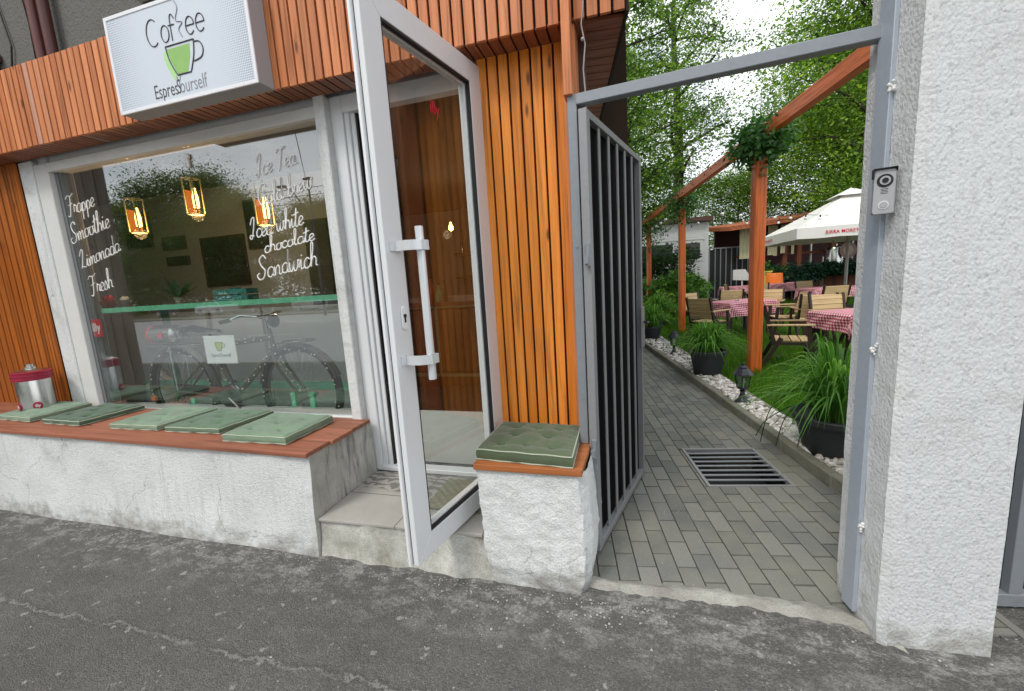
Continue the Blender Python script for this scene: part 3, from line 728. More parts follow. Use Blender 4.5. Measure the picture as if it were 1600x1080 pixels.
# side wall along the path and upper storey
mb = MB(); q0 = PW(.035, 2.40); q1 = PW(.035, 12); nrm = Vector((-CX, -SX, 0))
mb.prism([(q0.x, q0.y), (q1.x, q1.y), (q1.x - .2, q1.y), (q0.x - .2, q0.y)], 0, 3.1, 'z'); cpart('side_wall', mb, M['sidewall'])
mb = MB(); mb.box(-9, -.32, 2.36, 2.6, 3.0, 7.5); up_ = cpart('upper_wall', mb, M['greystucco'])
mb = MB(); mb.box(-6.6, .0, 2.62, 12, 7.3, 7.5); mb.box(-6.6, .0, 2.25, 12, 3.02, 3.12); cpart('roof', mb, M['brownroof'])
# fascia boards
def boards(x0, x1, y0, y1, z0, z1, pitch, gap, axis='x', jz=.0):
    mb = MB(); n = max(1, round((x1 - x0) / pitch)); p = (x1 - x0) / n
    for k in range(n):
        mb.box(x0 + k * p + gap / 2, x0 + (k + 1) * p - gap / 2, y0, y1 + random.uniform(0, .002) * 0, z0 + random.uniform(-jz, jz), z1 + random.uniform(-jz, jz))
    return mb
cpart('fascia', boards(-6.6, .003, 2.172, 2.190, 2.690, 3.232, .0605, .0125, jz=.002), M['fascia'], bevel=.0015)
mb = MB(); mb.box(-6.6, .0, 2.196, 2.215, 2.705, 3.22); mb.box(-6.6, -.20, 2.216, 2.36, 2.712, 2.74); cpart('fascia_backing', mb, M['darkwood'])
# soffit slats, running front to back
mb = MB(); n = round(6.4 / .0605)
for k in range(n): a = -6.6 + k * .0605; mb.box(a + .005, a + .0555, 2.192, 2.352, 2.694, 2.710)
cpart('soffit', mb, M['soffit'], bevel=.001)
# side overhang: slats across, running along the path
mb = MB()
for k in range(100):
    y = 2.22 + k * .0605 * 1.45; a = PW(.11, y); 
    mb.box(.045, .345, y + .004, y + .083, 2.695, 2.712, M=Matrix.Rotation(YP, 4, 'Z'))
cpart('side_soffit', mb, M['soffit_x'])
mb = MB(); mb.box(.04, .345, 2.30, 11, 2.714, 3.1, M=Matrix.Rotation(YP, 4, 'Z')); mb.box(.346, .362, 2.17, 11, 2.690, 3.23, M=Matrix.Rotation(YP, 4, 'Z')); cpart('side_fascia', mb, M['darkwood'])
# right slat panel
cpart('slat_panel', boards(-.787, -.303, 2.334, 2.352, .60, 2.694, .0605, .011), M['panel'], bevel=.0015)
mb = MB(); mb.box(-.79, -.30, 2.354, 2.363, .60, 2.70); cpart('panel_backing', mb, M['darkwood'])
mb = MB(); mb.box(-6.6, -4.765, 2.356, 2.399, .55, 2.70); cpart('panel_backing', mb, M['darkwood'])
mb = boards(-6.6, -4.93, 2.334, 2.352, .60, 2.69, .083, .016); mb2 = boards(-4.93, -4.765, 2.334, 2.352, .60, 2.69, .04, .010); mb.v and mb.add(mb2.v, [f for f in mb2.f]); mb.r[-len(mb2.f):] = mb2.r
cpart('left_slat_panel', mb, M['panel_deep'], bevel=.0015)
# corner batten running up past the fascia
mb = MB(); mb.box(-.283, -.243, 2.08, 2.165, 2.335, 3.6); mb.box(-.298, -.235, 2.20, 2.33, .64, 2.69, r=.2)
cpart('corner_batten', mb, M['fascia'], bevel=.002)
mb = MB(); mb.box(-.27, -.205, 2.335, 2.42, .3, 2.69, r=.5); cpart('corner_board', mb, M['rusty'])
mb = MB(); mb.tube([(-.19, 2.17, 2.9), (-.188, 2.166, 2.75), (-.20, 2.17, 2.66), (-.185, 2.18, 2.58), (-.197, 2.175, 2.47), (-.190, 2.18, 2.35), (-.192, 2.18, 2.2)], .0035, 6); mb.sphere((-.196, 2.174, 2.60), .009)
cpart('cable', mb, M['pole'], smooth=True)

# window
WIN = thing('window', None, None); WIN.parent = CAFE
mb = MB()
# outer smooth white frame: left, right, head, sill
mb.box(-4.598, -4.44, 2.362, 2.47, .61, 2.655); mb.box(-4.44, -1.87, 2.362, 2.47, 2.585, 2.655); mb.box(-1.885, -1.869, 2.372, 2.47, .61, 2.584); mb.box(-4.44, -1.885, 2.376, 2.47, .600, .632)
fr = cpart('window_frame', mb, M['plasterframe'], WIN, bevel=.004)
mb = MB(); mb.box(-4.439, -4.40, 2.40, 2.46, .672, 2.584); mb.box(-4.36, -4.352, 2.43, 2.47, .672, 2.584); mb.box(-4.40, -4.36, 2.425, 2.45, .672, 2.584)
cpart('window_jamb_profile', mb, plain('grey_jamb_profile', (.16, .17, .175), .4), WIN)
mb = MB(); mb.box(-4.40, -1.886, 2.402, 2.407, .632, 2.584); pane = cpart('window_pane', mb, M['glass'], WIN)
mb = MB(); YT = 2.4005
for tx, a, b, h in [('Frappe', (-4.37, 2.243), (-4.051, 2.289), .15), ('Smoothie', (-4.402, 2.033), (-3.93, 2.117), .15), ('Limonada', (-4.354, 1.822), (-3.87, 1.925), .14),
                    ('Fresh', (-4.30, 1.60), (-4.03, 1.655), .15)]:
    write(mb, tx, (a[0], YT, a[1]), (b[0], YT, b[1]), h, .0030)
cpart('window_lettering', mb, M['chalk'], WIN); mb = MB()
for tx, a, b, h in [('Ice Tea', (-2.43, 2.308), (-2.10, 2.346), .13), ('Cold brew', (-2.45, 2.115), (-1.99, 2.187), .13), ('Iced white', (-2.557, 1.905), (-2.10, 1.962), .13),
                    ('chocolate', (-2.46, 1.80), (-2.03, 1.856), .10), ('Sandwich', (-2.55, 1.625), (-2.03, 1.687), .15)]:
    write(mb, tx, (a[0], YT, a[1]), (b[0], YT, b[1]), h, .0040)
lt = cpart('window_lettering', mb, M['chalk'], WIN)
STK = MB(); STK.box(-4.425, -4.285, 2.4095, 2.4105, 1.252, 1.40); st_ = cpart('sticker', STK, M['red'], WIN, bevel=.012, segs=4)
tag(st_, 'red square sticker with white lettering')
bfont('sticker_lettering', 'illy', .098, M['white'], WIN, Vector((-4.355, 2.4090, 1.30)) - OFF, sx=.95, offset=.002)
mb = MB(); mb.box(-3.03, -2.99, 2.385, 2.401, 2.50, 2.535); mb.box(-3.015, -3.0, 2.385, 2.401, 2.44, 2.50); cpart('window_hook', mb, M['white'], WIN, bevel=.004)
# interior shell
mb = MB(); mb.box(-7.6, -.30, 2.57, 2.60, .24, .62) ; mb.box(-7.8, -7.6, 2.56, 7.2, .2, 2.9); mb.box(-7.6, -2.9, 3.97, 4.07, .2, 2.9); mb.box(-7.6, -.32, 7.1, 7.3, .2, 2.9); mb.box(-.55, -.32, 2.57, 7.1, .2, 2.9)
cpart('inner_wall', mb, M['inwall'])
mb = boards(-2.89, -.56, 7.07, 7.095, .25, 2.85, .11, .006); cpart('plank_lining', mb, M['planks_in'])
mb = MB()
for k in range(41): mb.box(-.575, -.552, 2.62 + k * .11, 2.62 + k * .11 + .104, .25, 2.85)
cpart('side_plank_lining', mb, M['planks_in'])
mb = MB(); mb.box(-7.8, -.32, 2.565, 7.3, 2.80, 2.9); cpart('ceiling', mb, M['ceil'])
mb = MB(); mb.box(-7.8, -.32, 2.475, 7.3, .1, .235); cpart('floor', mb, M['floortile'])

# door frame and open leaf
DOOR = thing('door', None, None); DOOR.parent = CAFE
mb = MB()
mb.box(-1.789, -1.705, 2.40, 2.47, .235, 2.70); mb.box(-1.7049, -1.672, 2.415, 2.4699, .235, 2.66); mb.box(-1.6719, -1.640, 2.432, 2.4698, .235, 2.66)
mb.box(-.80, -.758, 2.38, 2.47, .235, 2.70); mb.box(-1.705, -.80, 2.40, 2.47, 2.60, 2.70); mb.box(-1.705, -.80, 2.395, 2.474, .236, .268)
cpart('door_frame', mb, M['upvc'], DOOR, bevel=.004)
mb = MB(); mb.box(-1.6395, -1.628, 2.44, 2.46, .268, 2.6); cpart('door_seal', mb, M['gasket'], DOOR)
HX, HY = -.80, 2.34; LD = Vector((-.17, -.84, 0)).normalized(); TH = math.atan2(-LD.y, -LD.x)
LEAF = thing('door_leaf', None, None); LEAF.parent = DOOR; LEAF.location = Vector((HX, HY, 0)) - OFF; LEAF.rotation_euler = (0, 0, TH)
def lpart(name, mb, mat, **k): return mb.build(name, mat, DOOR, M=MT @ Matrix.Translation((HX, HY, 0)) @ Matrix.Rotation(TH, 4, 'Z'), **k)
bpy.data.objects.remove(LEAF)
W_, ZB, ZT, T = .855, .258, 2.655, .034
mb = MB(); s = .108
# stiles and rails mitred: outer face y=-T (street side when shut)
def ring(mb, x0, x1, z0, z1, w, ya, yb):
    mb.prism([(x0, z0), (x0 + w, z0 + w), (x0 + w, z1 - w), (x0, z1)], ya, yb, 'y'); mb.prism([(x1, z0), (x1, z1), (x1 - w, z1 - w), (x1 - w, z0 + w)], ya, yb, 'y')
    mb.prism([(x0, z0), (x1, z0), (x1 - w, z0 + w), (x0 + w, z0 + w)], ya, yb, 'y'); mb.prism([(x0, z1), (x0 + w, z1 - w), (x1 - w, z1 - w), (x1, z1)], ya, yb, 'y')
ring(mb, -W_, .0, ZB, ZT, s, -T, -.006)
lpart('leaf_frame', mb, M['upvc'], bevel=.003, segs=2)
mb = MB(); ring(mb, -W_ - .014, .0, ZB - .004, ZT + .004, .10, .0, .012); ring(mb, -W_ + .006, .0, ZB + .01, ZT - .01, .10, .0125, T)
lpart('leaf_inner_frame', mb, M['upvcedge'], bevel=.002)
mb = MB(); ring(mb, -W_ + .004, -.003, ZB + .003, ZT - .003, .09, -.0058, -.0005); 
ring(mb, -W_ + s - .001, -s + .001, ZB + s - .001, ZT - s + .001, .010, -T + .004, -.01)
lpart('leaf_gasket', mb, M['gasket'])
mb = MB(); ring(mb, -W_ + s + .006, -s - .006, ZB + s + .006, ZT - s - .006, .008, -.004, T - .003); lpart('glazing_bead', mb, M['upvcedge'])
mb = MB(); mb.box(-W_ + s + .002, -s - .002, -.003, .003, ZB + s + .002, ZT - s - .002); lpart('leaf_pane', mb, M['doorglass'])
# pull handle: a round bar carried on two bent straps
mb = MB(); mb.tube([(-.745, -T - .09, 1.105), (-.745, -T - .09, 1.745)], .017, 20)
hb = lpart('pull_handle', mb, M['aluminium'], smooth=True)
for z in (1.195, 1.67):
    mb = MB()
    out = [(-.80, -T - .0), (-.80, -T - .045), (-.79, -T - .078), (-.765, -T - .104), (-.745, -T - .112)]
    pts = sm(out, 5)
    for a, b in zip(pts[:-1], pts[1:]):
        mb.bar((a.x, a.y, z), (b.x, b.y, z), .007, .04, up=(0, 0, 1))
    mb.box(-.83, -.77, -T - .006, -T - .0004, z - .02, z + .02); mb.box(-.765, -.72, -T - .114, -T - .0925, z - .02, z + .02)
    lpart('handle_strap', mb, M['aluminium'], smooth=True)
mb = MB(); mb.prism([(-.79 + .017 * math.cos(a), 1.375 + (.032 if math.sin(a) > 0 else -.032) + .017 * math.sin(a)) for a in [i * math.pi / 12 for i in range(24)]], -T - .009, -T - .0004, 'y')
lpart('lock_escutcheon', mb, M['upvcedge'], bevel=.002)
mb = MB(); mb.tube([(-.79, -T - .0125, 1.384), (-.79, -T - .009, 1.384)], .0085, 14); mb.box(-.794, -.786, -T - .012, -T - .009, 1.356, 1.384); lpart('lock_cylinder', mb, M['gasket'])
for k in range(4): mb = MB(); mb.tube([(-.004, T - .03, .55 + k * .62), (-.004, T - .03, .65 + k * .62)], .011, 10); lpart('hinge', mb, M['upvcedge'], smooth=True)
o = bfont('leaf_lettering', 'illy', .085, M['red'], DOOR, (0, 0, 0), sx=.8, offset=0)
o.matrix_local = MT @ Matrix.Translation((HX, HY, 0)) @ Matrix.Rotation(TH, 4, 'Z') @ Matrix.Translation((-.40, -.0045, 2.30)) @ Matrix.Rotation(R(90), 4, 'X')

# step and doormat
STEP = thing('entrance_step', 'tiled entrance step with a stained concrete riser in front of the open door', 'step', (-1.25, 2.1, 0))
MS = Matrix.Translation((1.25, -2.1, 0))
mb = MB(); mb.grid(lambda u, v: (-1.748 + 1.07 * u, 1.815 + .01 * math.sin(u * 14) + .006 * math.sin(u * 37) - .03 * (1 - v) ** 2, -.01 + .228 * v + .018 * u * v), 40, 10)
mb.build('riser', M['riser'], STEP, M=MS, smooth=True)
mb = MB(); mb.box(-1.748, -.72, 1.83, 2.394, .0, .205); mb.build('step_core', M['riser'], STEP, M=MS)
mb = MB(); mb.add([(-1.748, 1.80, .222), (-.745, 1.80, .240), (-.745, 2.394, .240), (-1.748, 2.394, .234), (-1.748, 1.80, .206), (-.745, 1.80, .224), (-.745, 2.394, .20), (-1.748, 2.394, .20)], [(0, 1, 2, 3), (4, 7, 6, 5), (0, 4, 5, 1), (1, 5, 6, 2), (2, 6, 7, 3), (3, 7, 4, 0)])
mb.build('tread', M['steptile'], STEP, M=MS, bevel=.002)
mb = MB(); mb.grid(lambda u, v: (-1.17 + .36 * u, 1.98 + .36 * v, .245 + .004 * math.sin(u * 40) * math.sin(v * 40)), 30, 30)
mt = mb.build('doormat', plain('beige_doormat', (.24, .23, .16), .95, 0, .3, 60, .8, 120)); tag(mt, 'beige doormat lying on the tiled step behind the door', 'doormat')

# long masonry bench
BEN = thing('masonry_bench', 'long white plastered bench with brown board seat under the cafe window', 'bench', (-3.5, 2.0, 0)); MBn = Matrix.Translation((3.5, -2.0, 0))
def bz(x): return .600 + .0115 * (-1.76 - x)
mb = MB(); NX = 120
def bf(u, v):
    x = -6.6 + (4.845) * u; z = -.03 + (bz(x) - .002 + .03) * v
    return (x, 1.80 - .028 * (1 - v) ** 2 + .006 * math.sin(x * 5.1 + v * 3) + .004 * math.sin(x * 13) * math.sin(v * 9), z)
mb.grid(bf, NX, 16)
mb.build('front_face', M['stucco'], BEN, M=MBn, smooth=True)
mb = MB()
def bs(u, v):
    y = 1.80 + .59 * u; z = -.03 + (bz(-1.76) - .002 + .03) * v
    return (-1.755 + (.004 * math.sin(y * 31 + v * 5) + .008 * (1 - v) ** 2) * min(1, u * 4), y if u > 0 else 1.80 - .028 * (1 - v) ** 2 + .006 * math.sin(-1.755 * 5.1 + v * 3) + .004 * math.sin(-1.755 * 13) * math.sin(v * 9), z)
mb.grid(bs, 16, 16); mb.build('end_face', M['grimy'], BEN, M=MBn, smooth=True)
mb = MB(); mb.box(-6.6, -1.775, 1.83, 2.398, 0, .59); mb.build('core', M['stucco'], BEN, M=MBn)
mb = MB()
for (ya, yb, xe) in ((1.775, 1.965, -1.745), (1.970, 2.165, -1.728), (2.170, 2.360, -1.735)):
    n = 8
    for k, (xa, xb) in enumerate(((-6.6, -4.9), (-4.895, xe)) if ya > 1.9 else ((-6.6, xe),)):
        rr = random.random(); z0, z1 = bz(xa), bz(xb)
        mb.add([(xa, ya, z0), (xb, ya, z1), (xb, yb, z1), (xa, yb, z0), (xa, ya, z0 + .026), (xb, ya, z1 + .026), (xb, yb, z1 + .026), (xa, yb, z0 + .026)],
               [(0, 3, 2, 1), (4, 5, 6, 7), (0, 1, 5, 4), (1, 2, 6, 5), (2, 3, 7, 6), (3, 0, 4, 7)], rr)
mb.build('seat_boards', M['bench'], BEN, M=MBn, bevel=.004, segs=2)

# short plastered block with its own board
BLK = thing('plaster_block', 'short bulging white plaster block with an orange board top between the door and the gate', 'bench', (-.5, 2.0, 0)); MK = Matrix.Translation((.5, -2.0, 0))
def prof(v):   # v 0 bottom .. 1 top: left, right, front
    l = np.interp(v, [0, .12, .35, .7, 1], [-.672, -.70, -.722, -.742, -.748]); r_ = np.interp(v, [0, .15, .4, .7, 1], [-.262, -.236, -.225, -.234, -.248]); f = np.interp(v, [0, .2, .6, 1], [1.785, 1.775, 1.79, 1.802])
    return l, r_, f
def blk(u, v):
    l, r_, f = prof(v); z = -.03 + .628 * v; bk = 2.36
    per = [(l, bk), (l, f), (r_, f), (r_ + .035, f + .06), (r_ + .052, bk)]
    t = u * 4; k = min(3, int(t)); t -= k; a, b = per[k], per[k + 1]
    x = a[0] + (b[0] - a[0]) * t; y = a[1] + (b[1] - a[1]) * t
    nz_ = bumpy((x, y, z), 9, .007) + bumpy((x, y, z), 30, .003)
    return (x + nz_, y + nz_, z)
mb = MB(); mb.grid(blk, 160, 70); mb.build('plaster_face', M['stucco'], BLK, M=MK, smooth=True)
mb = MB(); mb.add([(-.757, 1.782, .598), (-.228, 1.782, .598), (-.206, 2.325, .598), (-.757, 2.325, .598), (-.757, 1.782, .628), (-.228, 1.782, .628), (-.206, 2.325, .628), (-.757, 2.325, .628)],
    [(0, 3, 2, 1), (4, 5, 6, 7), (0, 1, 5, 4), (1, 2, 6, 5), (2, 3, 7, 6), (3, 0, 4, 7)], .8); mb.build('board_top', M['blockwood'], BLK, M=MK, bevel=.003, segs=2)

# cushions: tufted, piped
def cushion(name, P4, z, mat, label, h=.040, seed=0, tuft=((.25, .25), (.75, .25), (.5, .5), (.25, .75), (.75, .75)), tz=None):
    rr = random.Random(seed); c = sum((Vector((*p, 0)) for p in P4), Vector()) / 4
    def base(u, v):
        p = [Vector((*q, 0)) for q in P4]
        return (p[0] * (1 - u) * (1 - v) + p[1] * u * (1 - v) + p[2] * u * v + p[3] * (1 - u) * v)
    def hh(u, v):
        e = min(u, 1 - u, v, 1 - v); r_ = min(1, e / .07); k = math.sqrt(max(0, 1 - (1 - r_) ** 2))
        d = 0
        for a, b in tuft: 
            q = ((u - a) ** 2 + (v - b) ** 2); d += .030 * math.exp(-q / .0016) + .020 * math.exp(-q / .012)
        cr_ = .0035 * mnoise.noise(Vector((u * 9, v * 9, seed * 3.1))) + .002 * mnoise.noise(Vector((u * 22, v * 22, seed)))
        for a, b in tuft:
            an = math.atan2(v - b, u - a); qq = math.hypot(u - a, v - b); cr_ += .008 * math.exp(-qq / .10) * abs(math.sin(an * 2.5 + seed + a * 9)) ** .5 * min(1, qq / .03)
        return k * .012 + .010 * math.sin(math.pi * u) * math.sin(math.pi * v) - d * .75 + cr_
    T_ = thing(name, label, 'cushion', (c.x, c.y, z), group='sage green seat cushions')
    def W_z(u, v): return (tz(base(u, v)) if tz else 0)
    mb = MB(); N = 60
    wav = lambda u, v: .003 * math.sin(u * 19 + seed) * math.cos(v * 17)
    mb.grid(lambda u, v: tuple(base(u, v) - c + Vector((0, 0, W_z(u, v) + h - .008 + hh(u, v)))), N, N)
    edge = [(i / N, 0) for i in range(N)] + [(1, i / N) for i in range(N)] + [(1 - i / N, 1) for i in range(N)] + [(0, 1 - i / N) for i in range(N)]
    L = len(edge); vs = []
    for t, bl in ((0.0, 0), (.35, .006), (.7, .006), (1, 0)):
        for (u, v) in edge:
            p = base(u, v) - c; n_ = p.normalized(); vs.append(tuple(p + n_ * (bl + wav(u, v)) + Vector((0, 0, W_z(u, v) + .003 + (h - .011) * t))))
    fs = [(k * L + i, k * L + (i + 1) % L, (k + 1) * L + (i + 1) % L, (k + 1) * L + i) for k in range(3) for i in range(L)]
    mb.add(vs, fs); mb.add([tuple(base(u, v) - c + Vector((0, 0, W_z(u, v) + .003))) for u, v in ((0, 0), (1, 0), (1, 1), (0, 1))], [(3, 2, 1, 0)])
    mb.build('pad', mat, T_, smooth=True, recalc=False)
    mb = MB()
    for zz in (.004, h - .007):
        mb.tube([tuple((base(u, v) - c) * 1.005 + Vector((0, 0, W_z(u, v) + zz + wav(u, v) * .5))) for u, v in edge[::2]], .0034, 6, closed=True)
    mb.build('piping', M['piping'], T_, smooth=True)
    for a, b in tuft: mb = MB(); mb.sphere(tuple(base(a, b) - c + Vector((0, 0, W_z(a, b) + h - .027))), .0095, .0095, .005, 8, 5); mb.build('tufting_button', M['button'], T_, smooth=True)
    return T_
bt = lambda x: bz(x) + .027
Z5 = [((-5.13, 1.965), (-4.29, 1.93), (-4.38, 2.30), (-4.98, 2.31)),]
cushion('cushion', ((-4.90, 1.95), (-4.44, 1.93), (-4.46, 2.32), (-4.90, 2.33)), bt(-4.7), M['cush_light'], 'leftmost pale sage cushion on the long bench, beside the steel canister', seed=1)
cushion('cushion', ((-4.30, 1.935), (-3.86, 1.92), (-3.84, 2.325), (-4.28, 2.33)), bt(-4.1), M['cush_dark'], 'darkest green cushion on the long bench, second from the left', seed=2)
cushion('cushion', ((-3.56, 1.93), (-3.11, 1.935), (-3.07, 2.335), (-3.55, 2.34)), bt(-3.3), M['cush_light'], 'pale green cushion in the middle of the long bench, below the bicycle rear wheel', seed=3)
cushion('cushion', ((-3.04, 1.94), (-2.58, 1.95), (-2.53, 2.33), (-3.01, 2.34)), bt(-2.8), M['cush_mid'], 'mid green cushion on the long bench between two paler ones', seed=4)
cushion('cushion', ((-2.44, 1.86), (-1.965, 1.865), (-1.96, 2.26), (-2.45, 2.28)), bt(-2.2), M['cush_light'], 'pale green cushion nearest the right end of the long bench', seed=5, h=.05)
cushion('cushion', ((-.752, 1.835), (-.272, 1.80), (-.280, 2.215), (-.735, 2.23)), .629, M['cush_olive'], 'olive green tufted cushion alone on the short plaster block', seed=6, h=.062, tuft=((.22, .2), (.5, .22), (.78, .2), (.3, .5), (.68, .5), (.24, .8), (.52, .78), (.78, .8)))

# steel canister on the bench
CAN = thing('canister', 'brushed steel canister with maroon lid at the left end of the long bench', 'canister', (-4.80, 2.16, bt(-4.8))); CAN.scale = (.80, .80, .93)
mb = MB(); mb.lathe([(.125, 0), (.135, .01), (.135, .36), (.13, .37)], n=40); mb.build('body', M['steel'], CAN, smooth=True)
mb = MB(); mb.lathe([(.139, .30), (.148, .302), (.150, .318), (.143, .320), (.143, .338), (.150, .340), (.150, .352), (.142, .356)], n=40); mb.lathe([(.145, .358), (.148, .372), (.130, .38)], n=40)
mb.build('lid_band', M['maroon'], CAN, smooth=True)
mb = MB(); mb.lathe([(.128, .381), (.10, .392), (.045, .40), (.045, .415), (.030, .418), (.030, .44), (.012, .442)], n=32); mb.build('lid', M['steel'], CAN, smooth=True)
for a_ in (-100, -28):
    ca = R(a_); c0 = Vector((.137 * math.cos(ca), .137 * math.sin(ca), .075)); Mx = Matrix.Translation(c0) @ Matrix.Rotation(ca, 4, 'Z') @ Matrix.Rotation(R(90), 4, 'Y')
    mb = MB(); mb.lathe([(.036, -.012), (.036, .003), (.030, .005)], n=24, M=Mx); mb.build('emblem', M['maroon'], CAN, smooth=True)
    bfont('emblem_lettering', 'illy', .034, M['white'], CAN, tuple(c0 + Vector((math.cos(ca), math.sin(ca), 0)) * .007 + Vector((0, 0, -.01))), rot=(R(90), 0, ca + R(90)), offset=.001)

# sign box
SG = thing('shop_sign', 'white light box sign with a green coffee cup and dark lettering on the wooden fascia', 'sign', (-2.517, 2.17, 2.957)); MG = Matrix.Translation((2.517, -2.17, -2.957))
mb = MB(); x0, x1, z0, z1, yf, yb = -3.06, -1.974, 2.683, 3.231, 2.056, 2.170
mb.box(x0, x1, yf + .006, yb, z0, z1); mb.build('casing', M['signside'], SG, M=MG, bevel=.003)
mb = MB(); ring(mb, x0 - .003, x1 + .003, z0 - .003, z1 + .003, .022, yf - .004, yf + .0055); mb.build('rim', M['signwhite'], SG, M=MG, bevel=.002)
pn = MB(); pn.box(x0 + .019, x1 - .019, yf, yf + .0052, z0 + .019, z1 - .019); pn.build('face', M['signpanel'], SG)
bpy.data.objects[pn and 'face'].location = (2.517, -2.17, -2.957)
def sgl(name, paths, rad, mat, y=2.0545, closed=False):
    mb = MB()
    for p in paths: mb.tube([(a, y, b) for a, b in p], rad, 6)
    mb.build(name, mat, SG, M=MG)
def el(cx, cz, rx, rz, a0=0, a1=360, n=26): return [(cx + rx * math.cos(R(a0 + (a1 - a0) * i / n)), cz + rz * math.sin(R(a0 + (a1 - a0) * i / n))) for i in range(n + 1)]
# sign lettering drawn stroke by stroke: Co f (steam) ee
cx0 = -2.60; bz0 = 3.02
L_ = []
L_.append(el(-2.685, 3.075, .048, .072, 52, 308)); L_.append(el(-2.590, 3.052, .030, .044))
L_.append([(a, b) for a, b in sm([(-2.508, 3.118), (-2.522, 3.142), (-2.538, 3.128), (-2.540, 3.06), (-2.540, 3.006)])]); L_.append([(-2.557, 3.088), (-2.512, 3.088)])
for ex in (-2.395, -2.318): L_.append([(ex - .030, 3.060), (ex + .030, 3.060)] + el(ex, 3.058, .031, .046, 5, 318)[0:])
sgl('coffee_lettering', L_, .0031, M['ink'])
sgl('steam', [[(a, b) for a, b in sm([(-2.485, 3.205), (-2.468, 3.165), (-2.492, 3.118), (-2.488, 3.098), (-2.448, 3.086), (-2.476, 3.062), (-2.480, 3.044), (-2.462, 3.012)], 6)]], .0024, M['inklight'])
cupo = [(-2.605, 2.985), (-2.385, 2.985), (-2.405, 2.905), (-2.440, 2.820), (-2.545, 2.820), (-2.590, 2.905), (-2.605, 2.985)]
cup = [(-2.605, 2.985), (-2.385, 2.985)] + [(a, b) for a, b in sm([(-2.385, 2.985), (-2.400, 2.905), (-2.438, 2.822)])] + [(-2.545, 2.822)] + [(a, b) for a, b in sm([(-2.545, 2.822), (-2.588, 2.905), (-2.605, 2.985)])]
sgl('cup_outline', [cup, [(a, b) for a, b in sm([(-2.388, 2.972), (-2.345, 2.965), (-2.325, 2.925), (-2.345, 2.885), (-2.405, 2.872)], 6)]], .0036, M['ink'])
mb = MB(); mb.prism([(-2.597, 2.970), (-2.420, 2.970), (-2.430, 2.905), (-2.462, 2.828), (-2.543, 2.828), (-2.582, 2.905)], 2.0552, 2.0558, 'y'); mb.build('cup_fill', M['greenink'], SG, M=MG)
mb = MB(); mb.prism([(-2.625, 2.962), (-2.604, 2.962), (-2.592, 2.905), (-2.552, 2.818), (-2.540, 2.812), (-2.575, 2.800), (-2.612, 2.87), (-2.632, 2.93)], 2.0553, 2.0558, 'y'); mb.build('cup_shadow_print', M['limeink'], SG, M=MG)
yb_ = lambda x, z: (x + 2.517, 2.0553 - 2.17, z - 2.957)
xn = -2.755
for tx, mt, dz, adv, sx_ in (('Espres', 'ink', 0, -.012, .66), ('S', 'ink', .002, -.030, .62), ('Y', 'inklight', .020, -.030, .62), ('ourself', 'inklight', .002, 0, .68)):
    o = bfont('name_lettering', tx, .112, M[mt], SG, yb_(xn, 2.722 + dz), sx=sx_, offset=-.0006, align='LEFT'); xn += max(v.co.x for v in o.data.vertices) + .006 + adv

# drain grate
GR = thing('drain_grate', 'black steel drain grate with seven bars set in the paved path', 'grate', PW(1.2425, 3.1725, 0), YP)
mb = MB(); a, b = (g0[1] - g0[0]) / 2, (g0[3] - g0[2]) / 2
mb.box(-a, a, -b, -b + .022, -.03, .004); mb.box(-a, a, b - .022, b, -.03, .004); mb.box(-a, -a + .022, -b + .022, b - .022, -.03, .004); mb.box(a - .022, a, -b + .022, b - .022, -.03, .004)
mb.build('frame', M['barmetal'], GR, bevel=.002)
mb = MB()
for k in range(7): y = -b + .022 + (2 * b - .044) * (k + 1) / 8; mb.box(-a + .022, a - .022, y - .0095, y + .0095, -.006, .002)
mb.build('bars', M['greymetal'], GR, bevel=.001)
mb = MB(); mb.add([(-a, -b, -.19), (a, -b, -.19), (a, b, -.19), (-a, b, -.19), (-a, -b, -.012), (a, -b, -.012), (a, b, -.012), (-a, b, -.012)], [(0, 1, 2, 3), (0, 4, 5, 1), (1, 5, 6, 2), (2, 6, 7, 3), (3, 7, 4, 0)])
mb.build('pit', M['gasket'], GR, recalc=False)

# gate post, top bar and open gate
GP = thing('gate_frame', 'grey steel gate post and slender crossbar spanning the garden entrance', 'gate frame', (-.245, 2.13, .63))
mb = MB(); mb.box(-.025, .019, -.03, .0, .0, 1.71); mb.box(-.02, .012, .001, .028, .0, 1.70); mb.build('post', M['greymetal'], GP, bevel=.002)
tb = PW(1.187, 1.80, 2.298) - Vector((-.245, 2.13, .63))
mb = MB(); mb.bar((.019, -.012, 1.685), tuple(tb), .05, .048); mb.build('crossbar', M['greymetal'], GP, bevel=.003)
for z in (.25, 1.02): mb = MB(); mb.tube([(-.005, -.031, z), (-.005, -.034, z)], .008, 10); mb.build('bolt', M['barmetal'], GP, smooth=True)
hp = Vector((-.200, 2.075, 0)); fp = Vector((.062, 3.075, 0)); gd = (fp - hp); gl_ = gd.length; ga = math.atan2(gd.y, gd.x)
GT = thing('metal_gate', 'tall grey metal gate with vertical bars standing open against the side wall', 'gate', tuple(hp), ga)
mb = MB(); zt, zb = 2.265, .03
mb.box(0, .045, -.02, .02, zb, zt); mb.box(gl_ - .04, gl_, -.02, .02, zb, zt); mb.box(.045, gl_ - .04, -.018, .018, zt - .035, zt); mb.box(.045, gl_ - .04, -.018, .018, zb, zb + .04)
mb.build('frame', M['barmetal'], GT, bevel=.002)
for k in range(5):
    x = .045 + (gl_ - .085) * (k + 1) / 6; mb = MB(); mb.box(x - .015, x + .015, -.012, -.004, zb + .041, zt - .036); mb.build('bar', M['barmetal'], GT, bevel=.0015)
